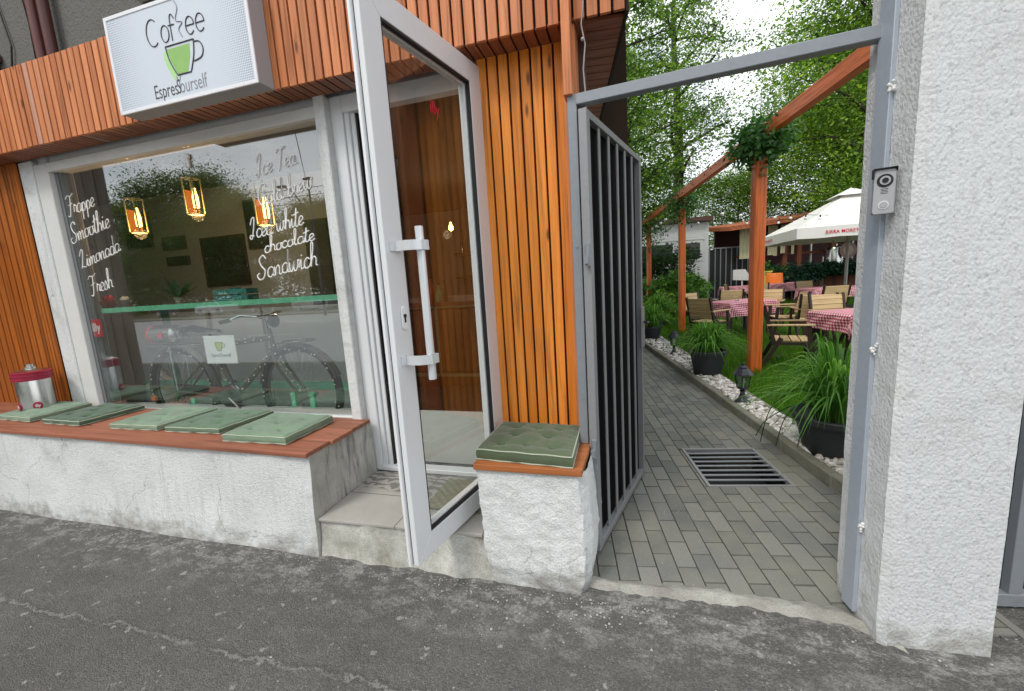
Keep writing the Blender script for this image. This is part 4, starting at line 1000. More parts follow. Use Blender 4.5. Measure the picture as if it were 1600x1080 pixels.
mb = MB(); mb.box(.046, gl_ - .041, .0145, .0175, zb + .041, zt - .036); mb.build('backing_sheet', plain('black_gate_sheet', (.006, .005, .006), .8, 0, .5, 12, spec=.1), GT)
mb = MB(); mb.box(gl_ - .075, gl_ + .006, -.030, -.0205, .98, 1.27); mb.box(gl_ + .0001, gl_ + .012, -.03, .03, 1.0, 1.25); mb.build('lock_box', M['barmetal'], GT, bevel=.003)
mb = MB(); mb.tube([(gl_ - .02, -.03, 1.16), (gl_ - .02, -.065, 1.16), (gl_ - .10, -.068, 1.16)], .008, 8); mb.build('handle', M['blackplastic'], GT, smooth=True)
for z in (.62, 1.60): mb = MB(); mb.tube([(-.018, -.012, z - .05), (-.018, -.012, z + .05)], .013, 12); mb.box(-.04, -.008, -.02, .0, z - .04, z + .0); mb.build('gate_hinge', M['greymetal'], GT, smooth=True)
mb = MB(); mb.box(-.235, -.222, 2.11, 2.20, .0, 2.31, r=.3); o = mb.build('hinge_post', M['rusty'], GP, M=Matrix.Translation((.245, -2.13, -.63)), bevel=.002)

# right pillar
PIL = thing('pillar', 'tall rough white rendered pillar on the right of the garden entrance', 'pillar', tuple(PW(1.36, 1.72)), YP)
pc = [(1.178, 1.605), (1.205, 1.586), (1.538, 1.553), (1.60, 1.90), (1.196, 1.875)]
def pil(u, v):
    t = u * 5; k = min(4, int(t)); t -= k; a, b = pc[k], pc[(k + 1) % 5]; x = a[0] + (b[0] - a[0]) * t; y = a[1] + (b[1] - a[1]) * t; z = -.03 + 4.5 * v
    fl = .03 * max(0, 1 - z / .12) * (1 if k in (0, 4) else .3)
    nz_ = bumpy((x, y, z), 5, .0035) + bumpy((x, y, z * .8), 24, .0012)
    return (x - 1.36 + nz_ + (.012 * (1 - min(1, z / 3)) if k == 1 else 0) * 0, y - 1.72 + nz_ * .6 - fl * .3, z)
mb = MB(); mb.grid(pil, 150, 500); mb.build('render_face', M['pillar'], PIL, smooth=True)
mb = MB(); mb.box(1.169 - 1.36, 1.186 - 1.36, 1.722 - 1.72, 1.795 - 1.72, .02, 4.4); mb.build('flat_bar', M['flatbar'], PIL, bevel=.002)
for z in (.42, 1.16, 2.09):
    mb = MB()
    for k in range(9): mb.sphere((1.172 - 1.36 + random.uniform(-.004, .006), 1.722 - 1.72 + random.uniform(-.02, .006), z + random.uniform(-.02, .02)), random.uniform(.004, .008), n=7, m_=5)
    mb.build('weld_plaster', M['white'], PIL)
# intercom
IC = thing('intercom', 'small metal door intercom with camera lens and call button on the pillar', 'intercom', tuple(PW(1.137, 1.668, 1.728)), YP - R(26)); IC.scale = (.82, .82, .82)
mb = MB(); mb.prism([(-.036, -.085), (-.030, -.092), (.030, -.092), (.036, -.085), (.036, .085), (.030, .092), (-.030, .092), (-.036, .085)], -.012, .022, 'y'); mb.build('housing', M['intercom'], IC, bevel=.003, segs=2)
mb = MB(); mb.prism([(-.040, .060), (-.040, .097), (.038, .097), (.038, .080), (.0365, .080), (.0365, .0935), (-.0365, .0935), (-.0365, .060)], -.024, .022, 'y'); mb.build('rain_hood', M['gasket'], IC)
mb = MB(); mb.prism([(-.036, .024), (.058, .05), (.058, .085), (.045, .03), (.037, .0225), (-.036, .0225)], -.09, .09, 'z'); mb.build('angle_bracket', M['intercom'], IC, bevel=.002)
def disc(mb, x, z, r_, y0, y1, n=28): mb.prism([(x + r_ * math.cos(2 * math.pi * i / n), z + r_ * math.sin(2 * math.pi * i / n)) for i in range(n)], y0, y1, 'y')
mb = MB(); disc(mb, 0, .045, .027, -.0155, -.0121); mb.build('camera_surround', M['blackplastic'], IC, bevel=.001)
mb = MB(); disc(mb, 0, .045, .018, -.020, -.0156); mb.build('lens_ring', M['intercom'], IC); mb = MB(); disc(mb, 0, .045, .011, -.0225, -.0201); mb.build('lens', M['darkglass'], IC)
mb = MB(); disc(mb, 0, -.055, .018, -.0145, -.0121); mb.build('button_ring', M['aluminium'], IC); mb = MB(); disc(mb, 0, -.055, .013, -.017, -.0146); mb.build('call_button', M['intercom'], IC, bevel=.001)
mb = MB()
for k in range(4): mb.box(-.012, .012, -.0128, -.0121, -.008 + k * .006, -.006 + k * .006)
mb.build('speaker_slots', M['gasket'], IC)
# neighbouring gate right of the pillar
NG = thing('driveway_gate', 'dark sheet metal gate with grey steel frame right of the white pillar', 'gate', tuple(PW(1.62, 1.80)), YP)
mb = MB(); mb.box(-.07, 3.2, .03, .036, .06, 2.6); mb.build('dark_sheet', M['navy'], NG)
mb = MB(); mb.box(.192, .242, -.01, .028, .07, 2.6); mb.box(-.05, 3.2, -.012, .028, .012, .069); mb.box(3.1, 3.15, -.01, .028, .07, 2.6); mb.build('frame', M['greymetal'], NG, bevel=.002)
for k in range(7):
    x = .24 + (2.85) * (k + 1) / 8; mb = MB(); mb.box(x - .012, x + .012, .0, .028, .07, 2.6); mb.build('bar', M['greymetal'], NG)
# downpipes and dark bracket on the upper wall
for k, (x, lb) in enumerate(((-4.10, 'left one of two brown downpipes on the grey upper wall'), (-3.985, 'right darker one of two brown downpipes on the grey upper wall'))):
    T_ = thing('downpipe', lb, 'downpipe', (x, 2.30, 3.1), group='brown downpipes'); mb = MB(); mb.tube([(0, 0, -.0), (0, 0, 4.2)], .034, 14); mb.build('pipe', M['maroon'] if 0 else plain('brown_pipe_paint', (.085, .022, .018) if k else (.12, .035, .028), .45), T_, smooth=True)
    for zz in (.9, 2.9): mb = MB(); mb.box(-.045, .045, -.04, .058, zz, zz + .03); mb.build('clamp', M['rusty'], T_)
mb = MB(); mb.tube([(-4.62, 2.345, 3.15), (-4.5, 2.345, 3.5), (-4.58, 2.345, 3.9), (-4.6, 2.345, 7)], .006, 5); mb.tube([(-4.27, 2.345, 3.12), (-4.25, 2.345, 3.6), (-4.31, 2.345, 4.3), (-4.3, 2.345, 7)], .005, 5)
o = mb.build('wall_cable', M['blackplastic']); tag(o, 'thin dark cables hanging down the grey upper wall beside the downpipes', 'cable')
mb = MB(); mb.box(-4.95, -4.66, 2.27, 2.355, 3.42, 3.48); mb.box(-4.9, -4.70, 2.24, 2.355, 3.10, 3.42, r=.9); o = mb.build('meter_box', M['rusty'], bevel=.004); tag(o, 'dark brown metal box on the grey upper wall at the top left', 'meter box')
mb = MB(); mb.box(-3.13, -2.6, 2.30, 2.355, 3.50, 3.56); mb.box(-3.13, -3.08, 2.30, 2.355, 3.56, 4.8); mb.box(-2.65, -2.6, 2.30, 2.355, 3.56, 4.8); mb.box(-3.08, -2.65, 2.345, 2.356, 3.56, 4.8)
o = mb.build('upper_window', M['plasterframe'], bevel=.003); tag(o, 'lower corner of a white framed window above the sign', 'window'); 
mb = MB(); mb.tube([(-5.28, 2.335, 2.24), (-5.28, 2.19, 2.27), (-5.16, 2.15, 2.29)], .018, 10); mb.tube([(-5.28, 2.335, 2.05), (-5.28, 2.335, 2.42)], .012, 8)
o = mb.build('wall_hook', M['blackplastic'], smooth=True); tag(o, 'black iron hook on the orange slats at the left edge', 'hook')
# ================================================================ INSIDE THE WINDOW
CT = thing('window_counter', 'brown counter board with a mint green edge running across the window inside', 'counter', (-3.4, 2.66, 0))
mb = MB(); mb.box(-1.45, 1.45, -.17, .20, 1.455, 1.485); mb.build('top', M['browntop'], CT, bevel=.002)
mb = MB(); mb.box(-1.45, 1.45, -.192, -.1705, 1.446, 1.486); mb.build('edge_strip', M['greenboard'], CT)
for x in (-1.12, -.72, 1.36):
    mb = MB(); mb.box(x - .02, x + .02, -.19, -.15, .40, 1.438) if x < -1 else mb.box(x - .025, x + .025, .13, .17, .40, 1.454); mb.build('leg', M['greenframe'], CT, bevel=.002)
DP = thing('display_platform', 'green painted low platform under the bicycle', 'platform', (-3.2, 2.75, .24))
mb = MB(); mb.box(-1.5, 1.45, -.27, .35, .0, .14); mb.build('deck', M['greenframe'], DP)
for x in (.62, .80, -.45):
    mb = MB(); mb.box(x - .02, x + .02, -.17, -.14, .14, .50 if x > 0 else .44); mb.build('support', M['greenboard'], DP)
mb = MB(); mb.box(-1.45, 1.40, .1, .12, .45, .52); mb.build('rail', M['greenboard'], DP)

# bicycle
BY = 2.60; ZH = .745; XF, XR = -2.50, -3.74; RW = .352
BK = thing('bicycle', 'vintage khaki bicycle wrapped in fairy lights displayed inside the cafe window', 'bicycle', (-3.15, BY, .40)); MBk = Matrix.Translation((3.15, -BY, -.40))
def bk(name, mb, mat, parent=BK, **k): return mb.build(name, mat, parent, M=MBk, **k)
def circ(cx, cz, r_, y=BY, n=44, a0=0, a1=360): return [(cx + r_ * math.cos(R(a0 + (a1 - a0) * i / n)), y, cz + r_ * math.sin(R(a0 + (a1 - a0) * i / n))) for i in range(n + (a1 - a0 != 360))]
for cx in (XF, XR):
    mb = MB(); mb.tube(circ(cx, ZH, RW), .030, 8, closed=True); w_ = bk('wheel', mb, M['rubber'], smooth=True)
    mb = MB(); mb.tube(circ(cx, ZH, RW - .026), .009, 6, closed=True); bk('rim', mb, M['khaki'], w_, smooth=True)
    mb = MB(); mb.tube([(cx, BY - .045, ZH), (cx, BY + .045, ZH)], .016, 10)
    bk('hub', mb, M['chrome'], w_, smooth=True)
    mb = MB()
    for k in range(32):
        a = 2 * math.pi * k / 32; b = a + (.35 if k % 2 else -.35); mb.bar((cx + .015 * math.cos(b), BY + (.03 if k % 4 < 2 else -.03), ZH + .015 * math.sin(b)), (cx + (RW - .03) * math.cos(a), BY, ZH + (RW - .03) * math.sin(a)), .0022, .0022)
    bk('spokes', mb, M['chrome'], w_)
P = lambda x, z, y=BY: (x, y, z)
BBx, BBz = -3.17, .70; ST = (-3.33, 1.16); HT = (-2.73, 1.20); HB = (-2.705, 1.08)
mb = MB(); mb.tube([P(BBx, BBz), P(*ST)], .019, 10); mb.tube([P(ST[0] + .02, 1.12), P(HT[0], 1.175)], .018, 10); mb.tube([P(BBx, BBz), P(*HB)], .022, 10); mb.tube([P(HB[0], HB[1] - .02), P(HT[0] - .01, HT[1] + .05)], .019, 10)
for s in (-.035, .035): mb.tube([P(BBx, BBz, BY + s), P(XR, ZH, BY + s * 1.6)], .010, 8); mb.tube([P(ST[0] + .02, 1.1, BY + s * .6), P(XR, ZH, BY + s * 1.6)], .009, 8)
bk('frame', mb, M['khaki'], smooth=True)
mb = MB()
for s in (-.045, .045): mb.tube([P(-2.70, 1.10, BY + s), P(-2.66, .95, BY + s), P(XF - .03, ZH + .03, BY + s), P(XF, ZH, BY + s)], .011, 8)
bk('fork', mb, M['khaki'], smooth=True)
mb = MB(); mb.tube([P(-2.74, 1.2), P(-2.765, 1.34)], .012, 8); mb.tube([(-2.93, BY - .15, 1.34), (-2.84, BY - .14, 1.37), (-2.765, BY - .07, 1.35), (-2.765, BY + .1, 1.35), (-2.84, BY + .24, 1.37), (-2.99, BY + .26, 1.34)], .011, 8)
bk('handlebar', mb, M['chrome'], smooth=True)
mb = MB(); mb.tube([(-2.93, BY - .15, 1.34), (-3.03, BY - .153, 1.325)], .016, 10); mb.tube([(-2.99, BY + .26, 1.34), (-3.09, BY + .263, 1.325)], .016, 10); bk('grip', mb, M['rubber'], smooth=True)
mb = MB(); mb.lathe([(.006, 0), (.04, .01), (.05, .035), (.052, .04)], n=20, M=Matrix.Translation((-2.70, BY - .01, 1.31)) @ Matrix.Rotation(R(90), 4, 'Y')); bk('headlight', mb, M['blackplastic'], smooth=True)
mb = MB(); mb.grid(lambda u, v: (-3.53 + .29 * u, BY + (v - .5) * (.20 - .15 * u), 1.245 + .035 * math.sin(math.pi * v) + .025 * (1 - u) ** 2 - .02 * u), 14, 8); mb.tube([P(ST[0], 1.15), P(ST[0] - .03, 1.25)], .012, 8)
bk('saddle', mb, M['blackplastic'], smooth=True)
mb = MB()
for cx, a0, a1 in ((XR, -8, 190), (XF, 20, 170)): 
    for dy in (-.028, -.014, 0, .014, .028): mb.tube([(x, y + dy, z) for x, y, z in circ(cx, ZH, RW + .032 - abs(dy) * .35, n=26, a0=a0, a1=a1)], .008, 5)
bk('mudguard', mb, M['khaki'], smooth=True)
mb = MB(); mb.grid(lambda u, v: (XR - .03 + .62 * u, BY - .04, ZH - .045 + .11 * v * (1 - .3 * u)), 8, 2); mb.lathe([(.10, -.008), (.11, 0), (.10, .008)], n=26, M=Matrix.Translation((BBx, BY - .055, BBz)) @ Matrix.Rotation(R(90), 4, 'X')); bk('chain_guard', mb, M['blackplastic'], smooth=True)
mb = MB()
for s, a in ((-1, -35), (1, 145)):
    q = (BBx + .165 * math.cos(R(a)), BY + s * .09, BBz + .165 * math.sin(R(a))); mb.tube([(BBx, BY + s * .07, BBz), q], .009, 8); mb.box(q[0] - .045, q[0] + .045, min(q[1], q[1] + s * .09), max(q[1], q[1] + s * .09), q[2] - .012, q[2] + .012)
bk('pedal_crank', mb, M['chrome'])
mb = MB(); mb.tube(circ(0, 0, .001, n=3), .001, 3) if 0 else None
for dx in (0, .06, .12): mb.tube([(-4.0 + 0, BY - .06 + dx, 1.135), (-3.45, BY - .06 + dx, 1.135)], .006, 6)
for s in (-.06, .06): mb.tube([(-3.75, BY + s, 1.135), (XR, BY + s, ZH)], .006, 6)
bk('rear_rack', mb, M['chrome'], smooth=True)
mb = MB()
for r_ in (.13, .10): mb.tube([(-2.47 + r_ * math.cos(a), BY + r_ * .75 * math.sin(a), 1.15) for a in [2 * math.pi * i / 24 for i in range(24)]], .006, 6, closed=True)
mb.tube([(-2.70, BY, 1.13), (-2.34, BY, 1.15)], .008, 6); bk('front_rack', mb, M['khaki'], smooth=True)
mb = MB(); mb.lathe([(.001, -.012), (.025, -.01), (.028, 0), (.025, .01)], n=18, M=Matrix.Translation((XR - .30, BY - .06, .68)) @ Matrix.Rotation(R(90), 4, 'X')); bk('reflector', mb, M['orangebowl'])
# fairy lights wound round tyres and tubes
FL = thing('fairy_lights', 'string of tiny pale fairy lights wound round the bicycle wheels and frame', 'string lights', (-3.15, BY, .8)); MF = Matrix.Translation((3.15, -BY, -.8))
pts = []
for cx in (XF, XR):
    for i in range(64):
        a = 2 * math.pi * i / 64; pts.append((cx + (RW + .012 * math.sin(i * 2.1)) * math.cos(a), BY - .024 + .02 * math.sin(i * 1.7), ZH + (RW + .012 * math.sin(i * 2.1)) * math.sin(a)))
wire = [pts[:64], pts[64:]]
for a, b, n in ((P(ST[0], 1.14), P(HT[0], 1.19), 20), (P(BBx, BBz), P(*HB), 18), (P(ST[0], 1.1), P(BBx, BBz), 16), (P(XR, ZH), P(BBx, BBz), 16), (P(-2.70, 1.1), P(XF, ZH), 14)):
    ln = []
    for i in range(n): t = i / (n - 1); q = Vector(a).lerp(Vector(b), t) + Vector((.012 * math.sin(i * 2.4), -.022 + .01 * math.cos(i * 2.4), .02 * math.cos(i * 2.4))); ln.append(tuple(q))
    wire.append(ln); pts += ln
mb = MB()
for l_ in wire: mb.tube(l_, .0022, 4)
mb.build('wire', plain('green_wire', (.02, .06, .02), .5), FL, M=MF)
mb = MB()
for q in pts: mb.sphere(q, .0058, n=6, m_=4)
f_ = mb.build('bulbs', M['fairy'], FL, M=MF); f_['kind'] = 'stuff'
# canister lying on the rear rack, hanging board
CN = thing('canister', 'steel coffee canister lying on its side on the bicycle rear rack', 'canister', (-3.80, BY, 1.235)); Mx = Matrix.Rotation(R(90), 4, 'Y')
mb = MB(); mb.lathe([(.07, -.19), (.078, -.18), (.078, .09), (.07, .10), (.05, .11), (.05, .125), (.062, .127), (.062, .14), (.045, .142), (.045, .16), (.055, .162), (.055, .175), (.02, .19)], n=28, M=Mx); mb.build('body', M['steel'], CN, smooth=True)
mb = MB(); mb.lathe([(.0795, -.175), (.0805, -.17), (.0805, -.15), (.0795, -.145)], n=28, M=Mx); mb.build('band', M['red'], CN, smooth=True)
mb = MB(); mb.prism([(.0 + .03 * math.cos(a), .03 * math.sin(a)) for a in [i * .4 for i in range(16)]], -.084, -.0805, 'y'); mb.build('emblem', M['red'], CN)
HS = thing('hanging_board', 'small white board with a green cup hanging from the bicycle top tube', 'sign', (-3.195, 2.545, 1.10))
mb = MB(); mb.box(-.162, .162, -.003, .003, -.115, .115); mb.build('board', M['white'], HS, bevel=.001)
mb = MB(); c_ = [(-.045, .060), (.035, .060), (.025, .02), (.01, -.008), (-.025, -.008), (-.04, .02)]; mb.prism(c_, -.0045, -.0035, 'y'); mb.build('cup_print', plain('yellow_green_ink', (.45, .48, .10), .6), HS)
mb = MB(); cc_ = c_ + [c_[0]]; mb.tube([(a, -.005, b) for a, b in cc_], .0018, 4); mb.tube([(.034, -.005, .05), (.055, -.005, .045), (.052, -.005, .022), (.028, -.005, .02)], .0018, 4); mb.build('cup_outline', M['ink'], HS)
bfont('board_lettering', 'EspresSYourself', .042, M['inklight'], HS, (0, -.0045, -.058), sx=.75)
mb = MB(); mb.tube([(-.01, 0, .115), (0, 0, .14), (.01, 0, .115)], .0012, 4); mb.tube([(0, 0, .14), (0, .05, .16)], .0012, 4); mb.build('string', M['ink'], HS)
PB = thing('added_partition', 'pale grey low partition added behind the bicycle to catch window daylight', 'partition', (-3.6, 3.05, .38)); mb = MB(); mb.box(-1.75, -.35, 0, .03, 0, 1.02); mb.box(-.30, .30, .02, .05, 0, 1.02, r=.9); mb.box(.35, 1.55, 0, .03, 0, 1.02); mb.build('boards', plain('pale_grey_board', (.55, .56, .55), .7, 0, .06, 3), PB)  # pale boards added to catch daylight, so the bicycle stands out against them
# bowls and plant on the counter
BW = thing('bowl', 'orange ceramic bowl of fruit on the left end of the window counter', 'bowl', (-4.52, 2.62, 1.486)); mb = MB(); mb.lathe([(.03, 0), (.06, .02), (.095, .06), (.10, .065), (.09, .06), (.05, .025)], n=24); mb.build('dish', M['orangebowl'], BW, smooth=True)
mb = MB(); [mb.sphere((random.uniform(-.045, .045), random.uniform(-.04, .04), .06 + random.uniform(0, .03)), .028) for _ in range(5)]; mb.build('fruit', M['red'], BW, smooth=True)
BW = thing('bowl', 'small grey ceramic bowl beside the orange bowl on the window counter', 'bowl', (-4.32, 2.64, 1.486)); mb = MB(); mb.lathe([(.03, 0), (.05, .02), (.075, .06), (.078, .062), (.07, .055), (.04, .025)], n=24); mb.build('dish', M['greybowl'], BW, smooth=True)
mb = MB(); [mb.sphere((random.uniform(-.03, .03), random.uniform(-.03, .03), .06 + random.uniform(0, .02)), .018) for _ in range(6)]; mb.build('sweets', M['fairy'], BW, smooth=True)
def potplant(loc, label, s=.16, n=26):
    T_ = thing('potted_plant', label, 'plant', loc); mb = MB(); mb.lathe([(.028, 0), (.038, .05), (.04, .055)], n=18); mb.build('pot', M['greybowl'], T_, smooth=True)
    mb = MB()
    for k in range(n):
        a = random.random() * 6.28; e = random.uniform(.2, 1.2); d = Vector((math.cos(a) * math.cos(e), math.sin(a) * math.cos(e), math.sin(e))); p = Vector((0, 0, .055)) + d * s * random.uniform(.4, .8)
        q = p + d * s * .5; sd_ = d.cross(Vector((0, 0, 1))).normalized() * s * .13; mb.add([(0, 0, .05), p - sd_, q, p + sd_], [(0, 1, 2, 3)])
    mb.build('leaves', M['ivy'], T_, recalc=False); return T_
potplant((-3.70, 2.66, 1.486), 'small dark green leafy plant on the window counter')
BX = thing('crate', 'teal open crate on the right half of the window counter', 'crate', (-3.1, 2.68, 1.486)); mb = MB()
for z in (0, .05): mb.box(-.17, .17, -.055, -.047, z, z + .04); mb.box(-.17, .17, .047, .055, z, z + .04); mb.box(-.17, -.162, -.046, .046, z, z + .04); mb.box(.162, .17, -.046, .046, z, z + .04)
mb.build('slats', M['teal'], BX); mb = MB(); mb.lathe([(.03, .0), (.045, .10), (.043, .10), (.03, .01)], n=18); mb.build('cup', M['teal'], BX, smooth=True)
WC = thing('plastic_jug', 'translucent white plastic jug standing on the floor of the window display', 'jug', (-4.55, 2.95, .38)); mb = MB(); mb.lathe([(.11, 0), (.13, .01), (.13, .30), (.12, .34), (.06, .39), (.05, .40), (.05, .43), (.02, .435)], n=28); mb.build('body', M['white'], WC, smooth=True)
mb = MB(); mb.tube([(-.09, -.03, .36), (-.07, -.03, .46), (.07, -.03, .46), (.09, -.03, .36)], .008, 6); mb.build('handle', M['white'], WC, smooth=True)
# pendant lamps
for k, (x, y, z, lb) in enumerate(((-4.38, 2.9, 2.31, 'leftmost amber glass pendant lamp behind the window'), (-3.65, 2.9, 2.40, 'middle amber glass pendant lamp behind the window, in front of the reflected sky'), (-2.91, 2.9, 2.24, 'right amber glass pendant lamp behind the window lettering'))):
    T_ = thing('pendant_lamp', lb, 'lamp', (x, y, z), R(12), 'amber pendant lamps'); hw, hh_ = .046, .150
    mb = MB(); E_ = [(-hw, -hw), (hw, -hw), (hw, hw), (-hw, hw)]
    for i in range(4):
        a, b = E_[i], E_[(i + 1) % 4]; mb.bar((*a, -hh_), (*a, hh_), .009, .009)
        for zz in (-hh_, hh_): mb.bar((*a, zz), (*b, zz), .009, .009)
    mb.bar((-hw, 0, hh_), (hw, 0, hh_), .006, .006); mb.build('cage', plain('pale_brass', (.62, .56, .30), .4, .1), T_)
    mb = MB(); mb.box(-hw + .006, -hw + .008, -hw + .008, hw - .008, -hh_ + .008, .055); mb.box(-hw + .010, hw * .1, hw - .008, hw - .006, -hh_ + .008, .055); mb.build('glass_shade', M['glow'], T_)
    mb = MB(); mb.lathe([(.004, -.10), (.022, -.095), (.024, -.01), (.012, .05), (.012, .07)], n=14, c=(.014, 0, 0)); mb.build('bulb', M['bulb'], T_, smooth=True)
    mb = MB(); mb.tube([(0, 0, .06), (0, 0, 2.80 - z)], .003, 6); mb.build('cord', M['ink'], T_)
    ld = bpy.data.lights.new('pendant_light', 'POINT'); ld.energy = 4; ld.color = (1, .55, .2); ld.shadow_soft_size = .05; lo = bpy.data.objects.new('pendant_light', ld); col.objects.link(lo); lo.parent = T_; lo.location = (0, 0, -.16)
# pictures
for k, (x0_, x1_, z0_, z1_, lb) in enumerate(((-6.2, -5.77, 2.2, 2.62, 'square dark picture behind the left pendant lamp'), (-5.6, -5.23, 2.14, 2.30, 'small wide dark picture, upper of two on the back wall'), (-5.57, -5.22, 1.95, 2.06, 'small wide dark picture, lower of two on the back wall'), (-4.98, -4.32, 1.66, 2.24, 'largest dark picture on the back wall, centre of the window'), (-4.25, -3.98, 2.05, 2.6, 'tall narrow dark picture on the back wall right of the largest one'))):
    T_ = thing('picture', lb, 'picture', ((x0_ + x1_) / 2, 3.96, (z0_ + z1_) / 2), group='dark pictures on the back wall'); w2, h2 = (x1_ - x0_) / 2, (z1_ - z0_) / 2
    mb = MB(); ring(mb, -w2, w2, -h2, h2, .02, -.025, .009); mb.build('picture_frame', M['rusty'], T_); mb = MB(); mb.box(-w2 + .02, w2 - .02, -.012, -.004, -h2 + .02, h2 - .02); mb.build('print', M['picture'], T_)
mb = MB(); mb.box(-3.45, -3.15, 3.93, 3.965, .24, 2.3); o = mb.build('curtain', M['ceil']); tag(o, 'dark hanging curtain on the inner wall beside the passage', 'curtain')
# bar counter behind the door
BC = thing('bar_counter', 'dark planked bar counter with pale green trim seen through the door glass', 'counter', (-1.9, 4.9, .235))
bxl, bxr = -.98, 1.3
mb = boards(bxl, bxr, -.20, -.18, .20, .97, .10, .006); mb.build('front_boards', M['bar_in'], BC); mb = MB(); mb.box(bxl, bxr, -.178, .4, .0, .97); mb.build('carcass', M['darkwood'], BC)
mb = MB()
for x in (-.98, -.42, .25, .9): mb.box(x - .018, x + .018, -.222, -.2005, .17, .99)
mb.box(bxl, bxr, -.222, -.2005, .13, .169); mb.box(bxl, bxr, -.222, -.2005, .991, 1.02); mb.build('trim', plain('sage_trim', (.30, .36, .22), .5), BC)
mb = MB(); mb.box(bxl, bxr, -.21, -.179, .0, .129); mb.build('plinth', M['bar_in'], BC); mb = MB(); mb.box(bxl - .03, bxr, -.26, .45, 1.021, 1.06); mb.build('worktop', M['browntop'], BC, bevel=.003)
mb = MB(); mb.box(bxl, bxr, -.05, .35, 1.0605, 1.12); mb.build('cold_shelf', plain('pale_marble', (.42, .40, .37), .3, 0, .3, 8), BC)
# chalk writing on the bar front
mb = MB()
for j, tx in enumerate(('ice tea', 'latte', 'mocha', 'coffee')): 
    write(mb, ''.join(c if c in G else 'o' for c in tx), (-.30, -.2035, .80 - j * .13), (-.02, -.2035, .80 - j * .13), .07, .0018)
mb.build('chalk_lettering', plain('faint_chalk', (.16, .12, .10), .8), BC)
CM = thing('coffee_machine', 'steel espresso machine on the bar behind the door glass', 'coffee machine', (-1.55, 5.1, 1.356))
mb = MB(); mb.prism([(-.2, 0), (.2, 0), (.2, .38), (-.08, .38), (-.16, .30), (-.16, .26), (-.02, .24), (-.02, .08), (-.2, .06)], -.32, .32, 'x'); mb.build('body', M['steel'], CM, bevel=.01, segs=2)
for x in (-.15, .15): mb = MB(); mb.tube([(x, -.10, .22), (x, -.10, .17)], .03, 14); mb.tube([(x, -.11, .19), (x, -.26, .18)], .010, 8); mb.build('group_head', M['blackplastic'], CM, smooth=True)
for k, (x, h_, c_) in enumerate(((-2.52, .24, 'teal'), (-2.40, .30, 'orangebowl'), (-2.30, .22, 'greenboard'), (-2.22, .26, 'pot'))):
    T_ = thing('bottle', ('teal bottle at the left of the bar, nearest the door handle', 'orange patterned bottle on the bar beside the teal one', 'green bottle on the bar behind the pull handle', 'dark bottle on the bar right of the green one')[k], 'bottle', (x, 4.78, 1.296), group='bottles on the bar')
    mb = MB(); mb.lathe([(.035, 0), (.038, .01), (.038, h_ * .6), (.014, h_ * .75), (.014, h_)], n=16); mb.build('glass', M[c_], T_, smooth=True); mb = MB(); mb.lathe([(.016, h_), (.016, h_ + .02)], n=10); mb.build('cap', M['blackplastic'], T_)
SH = thing('bottle_shelf', 'wooden wall shelf of syrup bottles behind the bar', 'shelf', (-1.9, 6.9, 1.5)); mb = MB()
for z in (.1, .5): mb.box(-1, 1.2, -.15, .15, z, z + .03)
mb.build('boards', M['bar_in'], SH)
for k in range(11):
    x = -.9 + k * .19; zz = .13 if k % 2 else .53; mb = MB(); mb.lathe([(.035, 0), (.038, .01), (.036, .17), (.012, .22), (.012, .28)], n=10); mb.build('syrup_bottle', M[('steel', 'orangebowl', 'greybowl', 'red')[k % 4]], SH, M=Matrix.Translation((x, 0, zz)), smooth=True)
T_ = thing('bare_bulb_lamp', 'bare glowing bulb hanging above the bar, seen through the door glass', 'lamp', (-2.16, 5.0, 2.22)); mb = MB(); mb.lathe([(.004, -.05), (.028, -.035), (.032, 0), (.014, .04), (.012, .06)], n=14); mb.build('bulb', M['bulb'], T_, smooth=True); mb = MB(); mb.tube([(0, 0, .06), (0, 0, .58)], .004, 6); mb.build('cord', M['ink'], T_)
ld = bpy.data.lights.new('bulb_light', 'POINT'); ld.energy = 6; ld.color = (1, .72, .45); ld.shadow_soft_size = .05; lo = bpy.data.objects.new('bulb_light', ld); col.objects.link(lo); lo.parent = T_; lo.location = (0, -.1, -.1)

